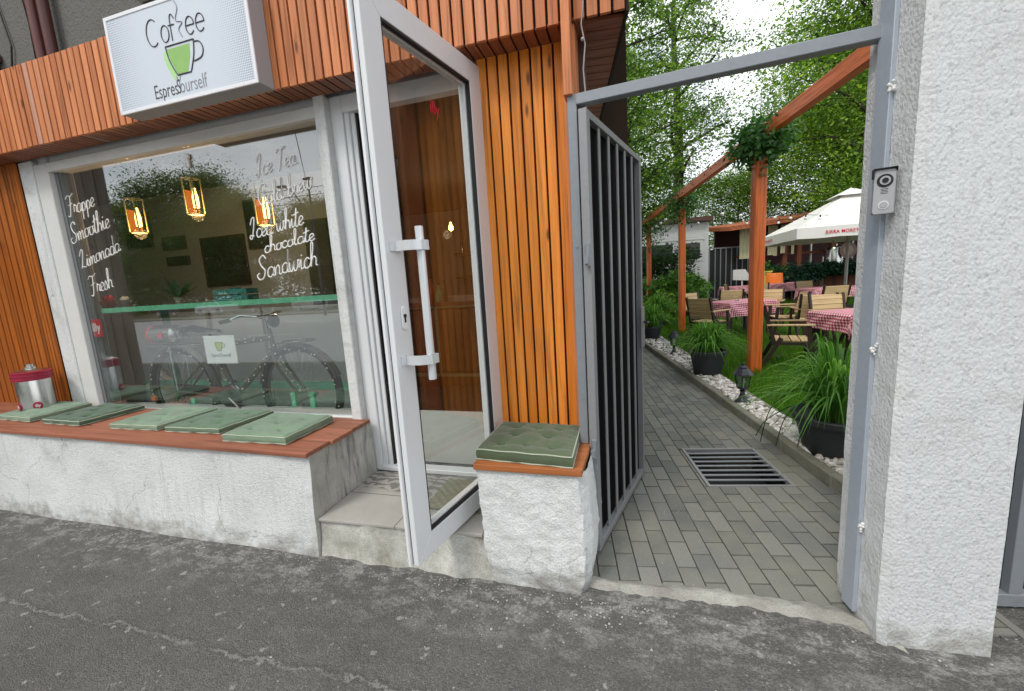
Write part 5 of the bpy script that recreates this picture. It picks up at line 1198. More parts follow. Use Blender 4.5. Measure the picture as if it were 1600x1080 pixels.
# ================================================================ TREES
CLUMP = .14
def leafcloud(name, mat, C, size, parent=None, droop=.3, flat=.35):
    n = len(C); d = rs.randn(n, 3); d[:, 2] = d[:, 2] * flat - droop; d /= np.linalg.norm(d, axis=1)[:, None]
    u = np.cross(d, rs.randn(n, 3)); u /= np.linalg.norm(u, axis=1)[:, None]; s = (size * (.6 + .8 * rs.rand(n)))[:, None]
    V = np.stack([C, C + d * s * .5 + u * s * .26, C + d * s, C + d * s * .5 - u * s * .26], 1).reshape(-1, 3)
    F = np.arange(n * 4).reshape(n, 4)
    return fastmesh(name, V, F, rs.rand(n), mat, parent)
def tree(name, label, loc, h, rad, nleaf, mat, size, seed, crown0=.25, group=None, lean=(0, 0), parts=True, droop=.35, limb=26):
    rr = random.Random(seed); T_ = thing(name, label, 'tree', loc, rr.random() * 6, group)
    mb = MB(); tr = []; 
    for k in range(9): t = k / 8; tr.append((lean[0] * t * h + .12 * math.sin(seed + k * 1.3) * t * h * .12, lean[1] * t * h + .1 * math.cos(seed * 2 + k) * t * h * .12, h * .95 * t))
    r0_ = .022 * h
    mb.tube(tr, [r0_ * (1 - .88 * k / 8) for k in range(9)], 8); tips = []
    for i in range(limb):
        t = crown0 + (1 - crown0) * (i + rr.random()) / limb; k = min(7, int(t * 8)); f = t * 8 - k; p = Vector(tr[k]).lerp(Vector(tr[k + 1]), f)
        a = i * 2.4 + rr.random(); L = rad * (math.sin(math.pi * min(1, max(.12, (t - crown0 * .6) / (1.05 - crown0 * .6)))) ** .6) * rr.uniform(.7, 1.1)
        pts = [p]; d = Vector((math.cos(a), math.sin(a), rr.uniform(.2, .8))).normalized(); q = p
        for j in range(4): q = q + d * L / 4; d = (d + Vector((rr.uniform(-.25, .25), rr.uniform(-.25, .25), rr.uniform(-.25, .1)))).normalized(); pts.append(q)
        mb.tube(pts, [r0_ * .42 * (1 - t * .6) * (1 - .2 * j) for j in range(5)], 5); tips += [pts[2], pts[3], pts[4]]
        for j in (2, 3, 4):
            for _ in range(2):
                d2 = Vector((rr.uniform(-1, 1), rr.uniform(-1, 1), rr.uniform(-.4, .6))).normalized(); e = pts[j] + d2 * L * .38; mb.tube([pts[j], e], [r0_ * .07, r0_ * .03], 4); tips.append(e)
    mb.build('trunk', M['bark'], T_, smooth=True)
    tp = np.array([t[:] for t in tips]); idx = rs.randint(0, len(tp), nleaf); sp = rad * CLUMP * (.6 + .8 * rs.rand(len(tp)))
    C = tp[idx] + rs.randn(nleaf, 3) * sp[idx][:, None] * np.array([1, 1, .75])
    leafcloud('crown', mat, C, np.full(nleaf, size), T_, droop=droop)
    return T_
def PWz(x, y, z=0.0): return tuple(PW(x, y, z))
GRP = 'leafy trees behind the garden'
tA = tree('garden_tree', 'tall slender tree with a dark trunk left of the bright sky gap', PWz(at(1058, 400, 24).x, 24, 0), 17.5, 3.2, 27000, M['leafA'], .125, 3, .24, GRP)
tB = tree('garden_tree', 'thin tree just beside the wooden roof corner of the cafe', PWz(2.2, 14.5, 0), 11, 2.1, 20000, M['leafA'], .11, 5, .25, GRP)
tC = tree('garden_tree', 'yellow green tree behind the white parasol', PWz(14.5, 25, 0), 9.5, 4.2, 38000, M['leafB'], .14, 8, .28, GRP)
tD = tree('garden_tree', 'broad light green tree behind the orange beam on the right', PWz(11.6, 17.5, 0), 13.5, 3.9, 52000, M['leafB'], .125, 11, .24, GRP)
tE = tree('garden_tree', 'tallest tree, just left of the white pillar', PWz(15.8, 20.5, 0), 17, 5.2, 50000, M['leafA'], .15, 14, .2, GRP)
for (x, y, src, sc_, lb) in ((4.0, 29, tA, .9, 'dark tree directly behind the white hut'), (10.6, 27, tC, .72, 'low bright tree in the distance between the hut and the kiosk'), (17.5, 29, tE, .9, 'far tree above the kiosk roof at the right'),
                     (7.6, 32, tC, .62, 'small pale tree far behind the bar fence'), (21, 24, tD, 1.1, 'tree mostly hidden behind the white pillar'), (.6, 21, tE, .75, 'tree behind the metal gate'), (25, 34, tA, .8, 'distant thin tree behind the yellow green one')):
    t_ = dup(src, PWz(x, y, 0), random.random() * 6, lb, GRP); t_.scale = (sc_,) * 3
# bushes by the hut
def bush(label, xy, rx, ry, h, n, mat, size, name='bush', cat='bush', group=None):
    T_ = thing(name, label, cat, PWz(*xy, 0), YP, group); C = []
    cl = [(random.uniform(-.8, .8) * rx, random.uniform(-.8, .8) * ry, random.uniform(.2, .92) * h) for _ in range(26)]
    cl = np.array(cl); i = rs.randint(0, len(cl), n); d = rs.randn(n, 3); d /= np.linalg.norm(d, axis=1)[:, None]; C = cl[i] + d * np.array([.30 * rx, .30 * ry, .17 * h]) * (.6 + .5 * rs.rand(n, 1)); C[:, 2] = np.maximum(C[:, 2], .05)
    leafcloud('foliage', mat, C, np.full(n, size), T_, droop=.1, flat=.6)
    mb = MB()
    for k in range(9): a = cl[k]; mb.tube([(a[0] * .3, a[1] * .3, 0), (a[0] * .7, a[1] * .7, a[2] * .5), tuple(a)], [.02, .014, .006], 5)
    mb.build('stem', M['bark'], T_); return T_
bush('glossy light green bush in front of the white hut', (4.05, 15.2), 1.25, .9, 1.35, 6000, M['bush'], .15)
bush('taller dark climbing shrub covering the hut window', (4.3, 18.4), 1.7, .6, 2.5, 8000, M['leafC'], .12, 'shrub', 'shrub')
bush('low green shrub at the left edge of the garden beds', (2.75, 12.6), .55, .8, .9, 4000, M['leafA'], .08)
# park trees across the street, seen mirrored in the window
GP2 = 'park trees across the street'
rx = [(-95, -44, 1.05), (-78, -47, 1.1), (-66, -42, 1.22), (-54, -38, 1.34), (-45, -36, 1.0), (-37, -39, .92), (-30, -35, .84), (-24, -37, .80), (-14, -38, .85), (-4, -40, .9), (8, -38, .95), (22, -42, 1.0)]
PL_ = ['park tree farthest left across the street', 'park tree second from the left across the street', 'tall park tree left of the tallest one across the street', 'tallest park tree, mirrored behind the left and middle pendant lamps', 'park tree just right of the tallest one across the street', 'park tree behind the white parked car', 'low park tree left of the mirrored street lamp', 'park tree right behind the mirrored street lamp', 'park tree right of the mirrored street lamp', 'park tree opposite the cafe window', 'park tree opposite the garden entrance', 'park tree farthest right across the street']
CLUMP = .14
tP = tree('park_tree', PL_[0], (rx[0][0], rx[0][1], 0), 12.5, 5.6, 60000, M['leafP'], .20, 21, .12, GP2)
tP.scale = (rx[0][2],) * 3
for k, (x, y, s_) in enumerate(rx[1:]):
    t_ = dup(tP, (x, y, 0), k * 1.1, PL_[k + 1], GP2); t_.scale = (s_ * (1.15 if k % 2 else .95), s_, s_)
bsh = MB()
hd = leafcloud('park_hedge', M['leafP'], np.stack([-110 + 150 * rs.rand(16000), -33.5 - 2.5 * rs.rand(16000), 3.6 * rs.rand(16000) ** 1.2], 1), np.full(16000, .5)); tag(hd, 'dark undergrowth along the park across the street', 'undergrowth', kind='stuff')
# parked cars
def car(loc, rz, mat, label):
    T_ = thing('parked_car', label, 'car', loc, rz, 'cars parked across the street'); L = 2.1
    mb = MB(); pr = [(-L, .35), (-L, .75), (-1.95, .88), (-1.1, .95), (1.55, .98), (2.0, .85), (L, .55), (L, .32), (1.75, .22), (-1.75, .22)]
    mb.prism(pr, -.85, .85, 'y'); mb.build('body', mat, T_, bevel=.06, segs=2)
    mb = MB(); a = [(-1.05, .95), (-.45, 1.42), (.85, 1.45), (1.55, .985)]; mb.prism(a, -.74, .74, 'y'); mb.build('cabin', M['darkglass'], T_, bevel=.03)
    mb = MB(); mb.prism([(-.47, 1.42), (-.38, 1.46), (.78, 1.485), (.87, 1.45)], -.72, .72, 'y')
    for x0_, z0_, x1_, z1_ in ((-1.05, .96, -.46, 1.42), (.15, .96, .15, 1.44), (1.53, .98, .86, 1.45)):
        for s in (-.745, .745): mb.bar((x0_, s, z0_), (x1_, s * .99, z1_), .03, .06)
    mb.build('roof', mat, T_)
    for x in (-1.3, 1.3):
        for s in (-.78, .78):
            mb = MB(); Mx = Matrix.Translation((x, s, .31)) @ Matrix.Rotation(R(90), 4, 'X'); mb.lathe([(.22, -.1), (.31, -.09), (.31, .09), (.22, .1)], n=22, M=Mx); w_ = mb.build('wheel', M['rubber'], T_, smooth=True); mb = MB(); mb.lathe([(.19, -.104), (.2, -.101), (.2, .101), (.19, .104)], n=18, M=Mx); mb.build('rim', M['carred'], w_)
    for s in (-.62, .62): mb = MB(); mb.box(-L - .012, -L + .02, s - .16, s + .16, .58, .70); mb.build('headlight', M['white'], T_)
    return T_
for x, y, mt, lb in ((-47.5, -28.6, 'carpaint', 'black car mirrored in the window left of the white one'), (-41.0, -28.2, 'carwhite', 'white car mirrored in the middle of the window'), (-33.5, -27.6, 'carpaint', 'dark car parked right of the white one across the street'), (-27.5, -26.9, 'carred', 'silver car parked across the street'), (-21.5, -26.6, 'carpaint', 'dark car parked nearest the lamp post across the street')):
    car((x, y, 0), R(4), M[mt], lb)
# street lamps
for k, (x, y, lb) in enumerate(((-21.4, -20.6, 'street lamp mirrored among the lettering of the window'), (8, -22.9, 'street lamp further along the street'))):
    T_ = thing('street_lamp', lb, 'street lamp', (x, y, -.1), 0, 'street lamps'); mb = MB(); mb.tube([(0, 0, 0), (0, 0, 7.2), (0, 0, 9.4)], [.11, .08, .06], 10); mb.build('pole', M['ink'], T_, smooth=True)
    mb = MB(); mb.tube([(0, 0, 6.0), (-.5, 0, 7.4), (-1.3, 0, 8.7), (-2.1, 0, 9.2)], .04, 8); mb.build('arm', M['ink'], T_, smooth=True)
    for p in ((-2.3, 0, 9.22), (0, 0, 9.5)): mb = MB(); mb.sphere(p, .45, .2, .10, 14, 8); mb.build('lamp_head', M['ink'], T_, smooth=True)
mb = MB()
for z, dz in ((8.6, .5), (8.1, .45), (7.7, .5)):
    mb.tube([(-60 + i * 5, -19 + .08 * i, z - dz * math.sin(math.pi * (i % 6) / 6)) for i in range(19)], .02, 4)
mb.tube([(-21.4, -20.6, 8.0), (-12, -9, 8.2), (-4, .5, 7.0), (-3.2, 2.3, 6.6)], .016, 4)
o = mb.build('overhead_wires', M['ink']); tag(o, 'black overhead wires strung along the street', 'wires')
# neighbouring projecting building, mirrored at the left of the window
NB = thing('neighbour_building', 'brown boarded side of the neighbouring building projecting to the left', 'building', (-9.5, .5, 0))
mb = MB(); mb.box(-2.5, 2.45, -.05, 9, 0, 9); mb.build('wall', plain('brown_wall', (.12, .10, .08), .7), NB)
mb = MB()
for k in range(14): mb.box(2.451, 2.475, -.04 + k * .136, -.04 + k * .136 + .128, .0, 9)
mb.build('boarding', M['planks_in'], NB); mb = MB(); mb.box(-2.4, 2.95, -.30, 1.86, 3.62, 3.70); mb.build('eave', M['darkwood'], NB)
# ================================================================ GARDEN
BE = thing('pergola_frame', 'orange wooden posts carrying one long beam along the garden path', 'pergola', PWz(2.7, 6), YP); o6 = Vector((2.7, 6, 0)); MPg = Matrix.Translation(-o6)
mb = MB(); pa = [(2.655, 6.12), (2.875, 10.5), (3.02, 15.0), (3.12, 19.5)]
for (x, y) in pa:
    mb = MB(); w2 = .075 if y < 8 else .07; mb.box(x - w2, x + w2, y - w2, y + w2, -.1, 3.10); mb.build('post', M['orange'], BE, M=MPg, bevel=.012)
def bx(y): return 2.60 + .022 * (y - 4)
mb = MB()
for a, b in ((1.0, 6.05), (6.05, 10.5), (10.5, 15), (15, 20)): mb.bar((bx(a) + .02, a + .002, 3.185), (bx(b) + .02, b, 3.185), .10, .16)
mb.build('beam', M['orangebeam'], BE, M=MPg, bevel=.006)
def garland(label, x, y, z, r_, n, hang):
    T_ = thing('garland', label, 'garland', PWz(x, y, z), YP, 'green garlands on the beam'); C = rs.randn(n, 3) * np.array([.55, .75, .42]) * r_; C[:, 2] -= hang * rs.rand(n) ** 2 * (rs.rand(n) < .5)
    leafcloud('foliage', M['pine'], C, np.full(n, .075), T_, droop=.45, flat=.8)
    mb = MB(); mb.tube([(0, -r_, .02), (0, 0, -.03), (0, r_, .02)], .01, 5); mb.build('twine', M['bark'], T_)
garland('biggest green garland hanging where the beam crosses the nearest orange post', 2.66, 6.12, 3.14, .26, 2600, .24)
garland('green garland on the second orange post', 2.88, 10.5, 3.16, .34, 1500, .45)
garland('green garland on the farthest orange post beside the gate', 3.02, 15.0, 3.05, .48, 1600, .8)
mb = MB(); C = []
for (a, b) in ((6.1, 10.5), (10.5, 15)):
    for k in range(260): t = rs.rand(); C.append((bx(a + (b - a) * t) + .03 + rs.randn() * .05, a + (b - a) * t, 3.27 + rs.randn() * .03 - .02))
o = leafcloud('beam_ivy', M['pine'], np.array(C), np.full(len(C), .06)); o.rotation_euler = (0, 0, YP); tag(o, 'thin strand of green leaves laid along the far part of the beam', 'garland')

# pots of tall grass
def reedpot(label, x, y, R_, h, n, Lb, seed):
    rr = np.random.RandomState(seed); T_ = thing('potted_grass', label, 'plant', PWz(x, y, .045), YP, 'pots of tall grass')
    mb = MB(); mb.lathe([(R_ * .66, 0), (R_ * .74, .02), (R_ * .93, h * .80), (R_ * .95, h * .84), (R_ * 1.03, h * .85), (R_ * 1.05, h * .97), (R_ * 1.02, h), (R_ * .95, h), (R_ * .93, h * .88)], n=44); mb.build('pot', M['pot'], T_, smooth=True)
    mb = MB(); mb.lathe([(R_ * .9, h * .80), (R_ * .9, h * .86), (.01, h * .9)], n=30); mb.build('soil', M['soil'], T_)
    a = rr.rand(n) * 6.283; r_ = R_ * .6 * rr.rand(n) ** .6; out = Lb * (.18 + .92 * rr.rand(n) ** 1.5); H2 = Lb * (1.15 - .55 * (out / Lb)) * (.75 + .4 * rr.rand(n)); dr = np.clip(out / Lb, 0, 1.2)
    B = np.stack([r_ * np.cos(a), r_ * np.sin(a), np.full(n, h * .88)], 1); aa = a + rr.randn(n) * .35; D = np.stack([np.cos(aa), np.sin(aa), 0 * a], 1); Sd = np.stack([-np.sin(aa), np.cos(aa), 0 * a], 1)
    seg = 9; W0 = .0055 + .006 * rr.rand(n); rows = []
    for k in range(seg + 1):
        t = k / seg; c = B + D * (out * (t ** 1.5) * .95)[:, None]; c[:, 2] += H2 * (1.75 * t - .95 * t * t * (1 + .75 * dr * t))
        w = (W0 * (1 - t ** 2.5) * (.5 + min(1, t * 4) * .5))[:, None]; fold = np.array([0, 0, .002]); rows += [c - Sd * w, c + fold * 0, c + Sd * w]
        rows[-2] = c - np.array([0, 0, 1]) * w * .45
    V = np.stack(rows, 1).reshape(-1, 3); m_ = 3 * (seg + 1); b_ = np.arange(n)[:, None] * m_
    F = np.concatenate([b_ + np.array([[3 * k + j, 3 * k + j + 1, 3 * k + j + 4, 3 * k + j + 3]]) for k in range(seg) for j in (0, 1)], 0)
    fastmesh('grass_blades', V, F, np.tile(rr.rand(n), seg * 2), M['reed'], T_); return T_
reedpot('large dark pot of tall arching grass beside the white pillar', 2.03, 3.28, .285, .32, 360, .74, 1)
reedpot('dark pot of tall grass behind the nearest black lantern', 1.955, 5.90, .235, .36, 420, .55, 2)
reedpot('smaller pot of tall grass farthest along the kerb', 1.93, 9.3, .19, .30, 380, .62, 3)
reedpot('pot of tall grass half hidden among the shrubs behind the second post', 2.6, 11.6, .2, .3, 420, .75, 4)
PG = [o for o in bpy.data.objects if o.get('label', '').startswith('large dark pot of tall arching')][0]
for k, (sx_, sy_, hh_) in enumerate(((-.50, .10, .50), (-.46, -.06, .44), (-.36, -.16, .42), (-.58, .0, .40))):
    pts = [Vector((p.x, p.x / sx_ * sy_ if sx_ else 0, p.y)) for p in [Vector((a, b)) for a, b in [(q.x, q.y) for q in sm([(-.08, .30), (sx_ * .45, hh_), (sx_ * .85, hh_ * .72), (sx_, .06 + .03 * k)], 6)]]]
    mb = MB(); mb.tube(pts, [.0035] * len(pts), 5); mb.build('drooping_blade', M['ivy'], PG, smooth=True)
# weeds at the kerb by the pillar
mb = MB(); n = 160; P_ = np.stack([1.60 + .13 * rs.rand(n), 2.15 + .3 * rs.rand(n), np.zeros(n)], 1)
o = blades('weeds', M['grass'], P_, .05 + .07 * rs.rand(n), .004 + .004 * rs.rand(n), rs.randn(n, 3) * np.array([.05, .05, 0])); o.rotation_euler = (0, 0, YP); tag(o, 'small tuft of green weeds growing at the kerb beside the pillar', 'weeds', kind='stuff')
# lanterns
LN = thing('garden_lantern', 'nearest black garden lantern standing on the white stones', 'lantern', PWz(1.875, 4.57, .055), YP + .3, 'black garden lanterns')
mb = MB(); mb.lathe([(.09, 0), (.09, .012), (.070, .022), (.045, .05), (.028, .09), (.022, .125), (.032, .135), (.022, .145), (.04, .165)], n=20); mb.build('stand', M['lantern'], LN, smooth=True)
mb = MB(); n = 4
for i in range(4):
    a = R(45 + 90 * i); b = R(135 + 90 * i); p0_, p1_ = .052, .076
    mb.bar((p0_ * math.cos(a), p0_ * math.sin(a), .17), (p1_ * math.cos(a), p1_ * math.sin(a), .315), .012, .012)
    mb.bar((p0_ * math.cos(a), p0_ * math.sin(a), .17), (p0_ * math.cos(b), p0_ * math.sin(b), .17), .012, .012); mb.bar((p1_ * math.cos(a), p1_ * math.sin(a), .312), (p1_ * math.cos(b), p1_ * math.sin(b), .312), .012, .012)
mb.lathe([(.05, .158), (.06, .17)], n=12); mb.build('cage', M['lantern'], LN)
mb = MB(); q = [[(r_ * math.cos(R(45 + 90 * i)), r_ * math.sin(R(45 + 90 * i)), z) for i in range(4)] for r_, z in ((.047, .172), (.071, .31))]
mb.add(q[0] + q[1], [(i, (i + 1) % 4, 4 + (i + 1) % 4, 4 + i) for i in range(4)]); mb.build('lantern_glass', M['lampglass'], LN)
mb = MB(); mb.lathe([(.012, .17), (.014, .21), (.026, .24), (.018, .27), (.004, .28)], n=12); mb.build('bulb', M['globe'], LN, smooth=True)
mb = MB(); mb.lathe([(.102, .312), (.096, .326), (.070, .360), (.044, .388), (.052, .394), (.03, .408), (.012, .416), (.015, .432), (.004, .452)], n=8); mb.build('roof', M['lantern'], LN)
dup(LN, PWz(1.90, 7.42, .055), YP, 'second black garden lantern, left of the middle grass pot'); dup(LN, PWz(1.86, 10.4, .055), YP + .5, 'third black garden lantern beside the far pot at the gate')

# armchairs
CH = thing('garden_armchair', '', 'chair', (0, 0, 0), 0)
def chp(name, mb, mat, **k): return mb.build(name, mat, CH, **k)
mb = MB()   # sitter faces +Y; seat 0.42 high
for k in range(4): mb.box(-.25, .25, -.22 + k * .115, -.22 + k * .115 + .10, .405, .425)
chp('seat', mb, M['slatlight'], bevel=.003)
mb = MB(); Mb = Matrix.Translation((0, -.24, .46)) @ Matrix.Rotation(R(12), 4, 'X')
for k in range(5): mb.box(-.26, .26, -.010, .010, .02 + k * .088, .02 + k * .088 + .082, M=Mb)
chp('backrest', mb, M['slatlight'], bevel=.003)
for s in (-1, 1):
    mb = MB(); mb.box(min(s * .255, s * .325), max(s * .255, s * .325), -.30, .27, .635, .657); chp('armrest', mb, M['slatlight'], bevel=.004)
    mb = MB(); mb.bar((s * .285, .20, .634), (s * .285, .26, 0), .035, .055, up=(0, 1, 0)); chp('leg', mb, M['chairdark'])
    mb = MB(); mb.bar((s * .285, -.12, .46), (s * .285, -.36, 0), .035, .055, up=(0, 1, 0)); mb.bar((s * .278, -.20, .38), (s * .278, -.345, .93), .035, .05, up=(0, 1, 0)); chp('leg', mb, M['chairdark'])
mb = MB(); mb.box(-.27, .27, .18, .22, .35, .404); mb.box(-.27, .27, -.22, -.18, .35, .404); mb.box(-.295, -.26, -.24, .24, .36, .40); mb.box(.26, .295, -.24, .24, .36, .40); chp('frame', mb, M['chairdark'])
GC = 'slatted wooden garden armchairs'; first = [CH]
def chair(x, y, a, label, s=1.0):   # a: direction the sitter faces, degrees from +y' clockwise
    rz = YP - R(a)
    if first:
        o = first.pop(); o.location = PWz(x, y, 0); o.rotation_euler = (0, 0, rz); o['label'] = label; o['group'] = GC
    else: o = dup(CH, PWz(x, y, 0), rz, label, GC)
    return o
# tables with gingham cloths
def table(x, y, rot, L, W, label, clabel, over=.30, corot=0):
    T_ = thing('garden_table', label, 'table', PWz(x, y, 0), YP + R(rot), 'garden tables'); a, b = L / 2, W / 2
    mb = MB()
    for k in range(6): w_ = W / 6; mb.box(-a, a, -b + k * w_ + .004, -b + (k + 1) * w_ - .004, .715, .738)
    mb.build('tabletop', M['slatlight'], T_)
    for sx in (-1, 1):
        for sy in (-1, 1): mb = MB(); mb.box(sx * (a - .08) - .035, sx * (a - .08) + .035, sy * (b - .08) - .035, sy * (b - .08) + .035, 0, .714); mb.build('leg', M['chairdark'], T_)
    # cloth thrown on with its own turn
    N = 56; HX_, HY_ = a + over, b + over; cr_ = R(corot); vs = []; uv = []
    for j in range(N + 1):
        for i in range(N + 1):
            u, v = (-HX_ + 2 * HX_ * i / N), (-HY_ + 2 * HY_ * j / N); X = u * math.cos(cr_) - v * math.sin(cr_); Y = u * math.sin(cr_) + v * math.cos(cr_)
            cx_, cy_ = max(-a, min(a, X)), max(-b, min(b, Y)); dx, dy = X - cx_, Y - cy_; d = math.hypot(dx, dy)
            if d > 1e-6:
                nx, ny = dx / d, dy / d; w_ = .022 * min(1, d / .1) * math.sin((X + Y) * 17 + 1.3 * math.sin(X * 9)); vs.append((cx_ + nx * (.012 + .10 * d + w_), cy_ + ny * (.012 + .10 * d + w_), .746 - d * .97 + .01 * (d > .02) * 0))
            else: vs.append((X, Y, .746 + .0012 * math.sin(X * 21) * math.cos(Y * 17)))
            uv.append((u, v))
    fs = [(j * (N + 1) + i, j * (N + 1) + i + 1, (j + 1) * (N + 1) + i + 1, (j + 1) * (N + 1) + i) for j in range(N) for i in range(N)]
    me = bpy.data.meshes.new('tablecloth'); me.from_pydata(vs, [], fs); ul = me.uv_layers.new(name='UVMap')
    for p in me.polygons:
        for li in p.loop_indices: ul.data[li].uv = uv[me.loops[li].vertex_index]
    me.shade_smooth(); me.materials.append(M['gingham']); o = bpy.data.objects.new('tablecloth', me); col.objects.link(o); o.location = PWz(x, y, 0); o.rotation_euler = (0, 0, YP + R(rot))
    tag(o, clabel, 'tablecloth', 'red gingham tablecloths')
table(3.95, 9.95, 22, 1.25, .85, 'garden table between the two nearest orange posts, under a pink cloth', 'pink checked tablecloth between the two nearest orange posts, one corner hanging in front')
table(4.55, 6.75, 8, 1.3, .80, 'garden table nearest the white pillar, under a checked cloth', 'red and white checked tablecloth with bold squares on the table nearest the white pillar', over=.26)
table(9.0, 18.0, 20, 1.3, .9, 'garden table farthest away, in front of the orange barrel', 'pink checked tablecloth on the farthest table, in front of the orange barrel')
table(8.0, 13.6, 3, 1.4, .9, 'garden table under the white parasol', 'checked tablecloth on the table under the white parasol', over=.30)
table(6.9, 17.6, -10, 1.1, .8, 'garden table behind the pink clothed one, near the bar fence', 'pink tablecloth on the small table near the bar fence')
for (x, y, z, lb) in ((3.9, 9.9, .747, 'small glass ashtray on the pink cloth between the posts'), (8.9, 18.0, .747, 'small dark napkin holder on the farthest table')):
    mb = MB(); mb.lathe([(.04, 0), (.045, .03), (.04, .03), (.03, .01)], n=14); o = mb.build('ashtray', M['lampglass'] if y < 12 else M['blackplastic'], None, loc=PWz(x, y, z), smooth=True); tag(o, lb, 'ashtray')
for a_ in ((3.05, 9.15, 55, 'chair at the left end of the pink clothed table, beside the second orange post'),
           (3.45, 11.05, 150, 'light chair facing the camera behind the left end of the pink clothed table'),
           (4.45, 11.9, 5, 'chair seen from behind beyond the pink clothed table, in front of the bar fence'),
           (6.15, 15.7, 100, 'small distant chair turned sideways in front of the bar fence'),
           (4.95, 10.75, 212, 'light chair at the right end of the pink clothed table, behind the nearest orange post'),
           (4.75, 8.6, 12, 'chair seen from behind between the pink table and the bold checked table'),
           (4.62, 9.3, -78, 'chair turned left toward the pink clothed table, just right of the nearest orange post'),
           (3.30, 6.50, 112, 'chair seen from the side at the left end of the bold checked table'),
           (6.55, 11.2, 2, 'chair seen from behind at the near side of the table under the parasol'),
           (8.05, 14.75, 180, 'light chair facing the camera behind the table under the parasol'),
           (4.75, 7.85, 180, 'light chair facing the camera behind the bold checked table'),
           (3.95, 5.45, 4, 'nearest chair, seen from behind, half hidden by the white pillar'),
           (6.55, 15.1, 8, 'distant chair seen from behind right of the nearest orange post'),
           (9.4, 19.2, 182, 'farthest chair, facing the camera by the orange barrel'),
           (9.6, 13.3, -95, 'chair at the right end of the table under the parasol')):
    chair(*a_)
# parasol
UC = Vector((8.9, 14.4)); UH = 2.0; UA = R(-10)
UM = thing('parasol', 'big white square parasol with red lettering on its valance', 'parasol', PWz(UC.x, UC.y), YP + UA)
zc, za = 2.44, 3.62
def ucan(u, v):
    x, y = (u * 2 - 1), (v * 2 - 1); e = max(abs(x), abs(y)); rib = abs(abs(x) - abs(y)) * e
    z = za + (zc - za) * e ** .93 - .10 * math.sin(math.pi * e) * min(1, rib * 2.5); return (x * UH, y * UH, z)
mb = MB(); mb.grid(ucan, 40, 40); mb.build('canopy', M['canvas'], UM, smooth=True)
mb = MB(); vs = []
pe = [(-1, -1), (1, -1), (1, 1), (-1, 1)]
for k in range(4):
    a, b = pe[k], pe[(k + 1) % 4]
    mb.grid(lambda u, v, a=a, b=b: ((a[0] + (b[0] - a[0]) * u) * (UH + .012 + .008 * math.sin(u * 30)), (a[1] + (b[1] - a[1]) * u) * (UH + .012 + .008 * math.sin(u * 30)), zc + .01 - (.29 + .012 * abs(math.sin(u * 12.5))) * v), 40, 3)
vl = mb.build('valance', M['canvas'], UM, smooth=True)
for k, (loc, rot) in enumerate((((-.9, -UH - .03, 2.25), (R(90), 0, 0)), ((.9, -UH - .03, 2.25), (R(90), 0, 0)), ((-UH - .03, .6, 2.25), (R(90), 0, R(-90))))):
    bfont('valance_lettering', 'BIRRA MORETTI', .125, M['red'], UM, loc, rot=rot, offset=.002, sx=.9, spacing=1.1)
mb = MB(); mb.tube([(0, 0, 0), (0, 0, 3.55)], .045, 12); mb.build('pole', M['pole'], UM, smooth=True)
mb = MB()
for x, y in pe: mb.bar((0, 0, za - .08), (x * UH, y * UH, zc - .03), .02, .03); mb.bar((0, 0, 2.55), (x * UH * .5, y * UH * .5, (za + zc) / 2 - .1), .02, .03)
mb.build('ribs', M['pole'], UM)
mb = MB(); mb.lathe([(.35, 0), (.35, .08), (.07, .10), (.07, .35)], n=24); mb.build('base', M['ink'], UM)
mb = MB(); mb.grid(lambda u, v: ((u * 2 - 1) * .5, (v * 2 - 1) * .5, za + .06 - .26 * max(abs(u * 2 - 1), abs(v * 2 - 1))), 10, 10); mb.build('vent_cap', M['canvas'], UM, smooth=True)
# white hut
h0 = at(1000, 380, 20.0); h1 = at(1107, 380, 20.0)
HT_ = thing('garden_hut', 'small white clad hut with a brown flat roof behind the shrubs', 'hut', PWz(h0.x, 20), YP); W2 = h1.x - h0.x
zt_ = at(1105, 346, 20).z
mb = MB()
for k in range(11): mb.box(-1.5, W2 - .12, 0 - .004 * (k % 2), .3, k * zt_ / 11, (k + 1) * zt_ / 11 - .012, r=.5)
mb.box(-1.5, W2 - .01, .02, 3, 0, zt_ - .02); mb.box(W2 - .12, W2, -.02, .3, 0, zt_); mb.build('wall', M['hutwhite'], HT_)
mb = MB(); mb.box(-1.7, W2 + .12, -.25, 3.2, zt_ + .005, zt_ + .20); mb.build('roof', M['brownroof'], HT_)
wz0, wz1 = at(1085, 408, 20).z, at(1085, 376, 20).z; wx0 = at(1067, 400, 20).x - h0.x; wx1 = at(1097, 400, 20).x - h0.x
wn_ = None
for (xa, xb) in ((wx0, wx1), (wx0 - 2.3, wx0 - .35)):
    mb = MB(); ring(mb, xa, xb, wz0, wz1, .10, -.05, -.006); w_ = mb.build('window', M['hutwhite'], HT_); mb = MB(); mb.box(xa + .1, xb - .1, -.03, -.02, wz0 + .1, wz1 - .1); mb.build('pane', M['darkglass'], w_)
mb = MB(); mb.box(-1.5, W2 - .2, -.06, -.005, wz1 + .03, wz1 + .09); mb.build('ledge', M['hutwhite'], HT_)
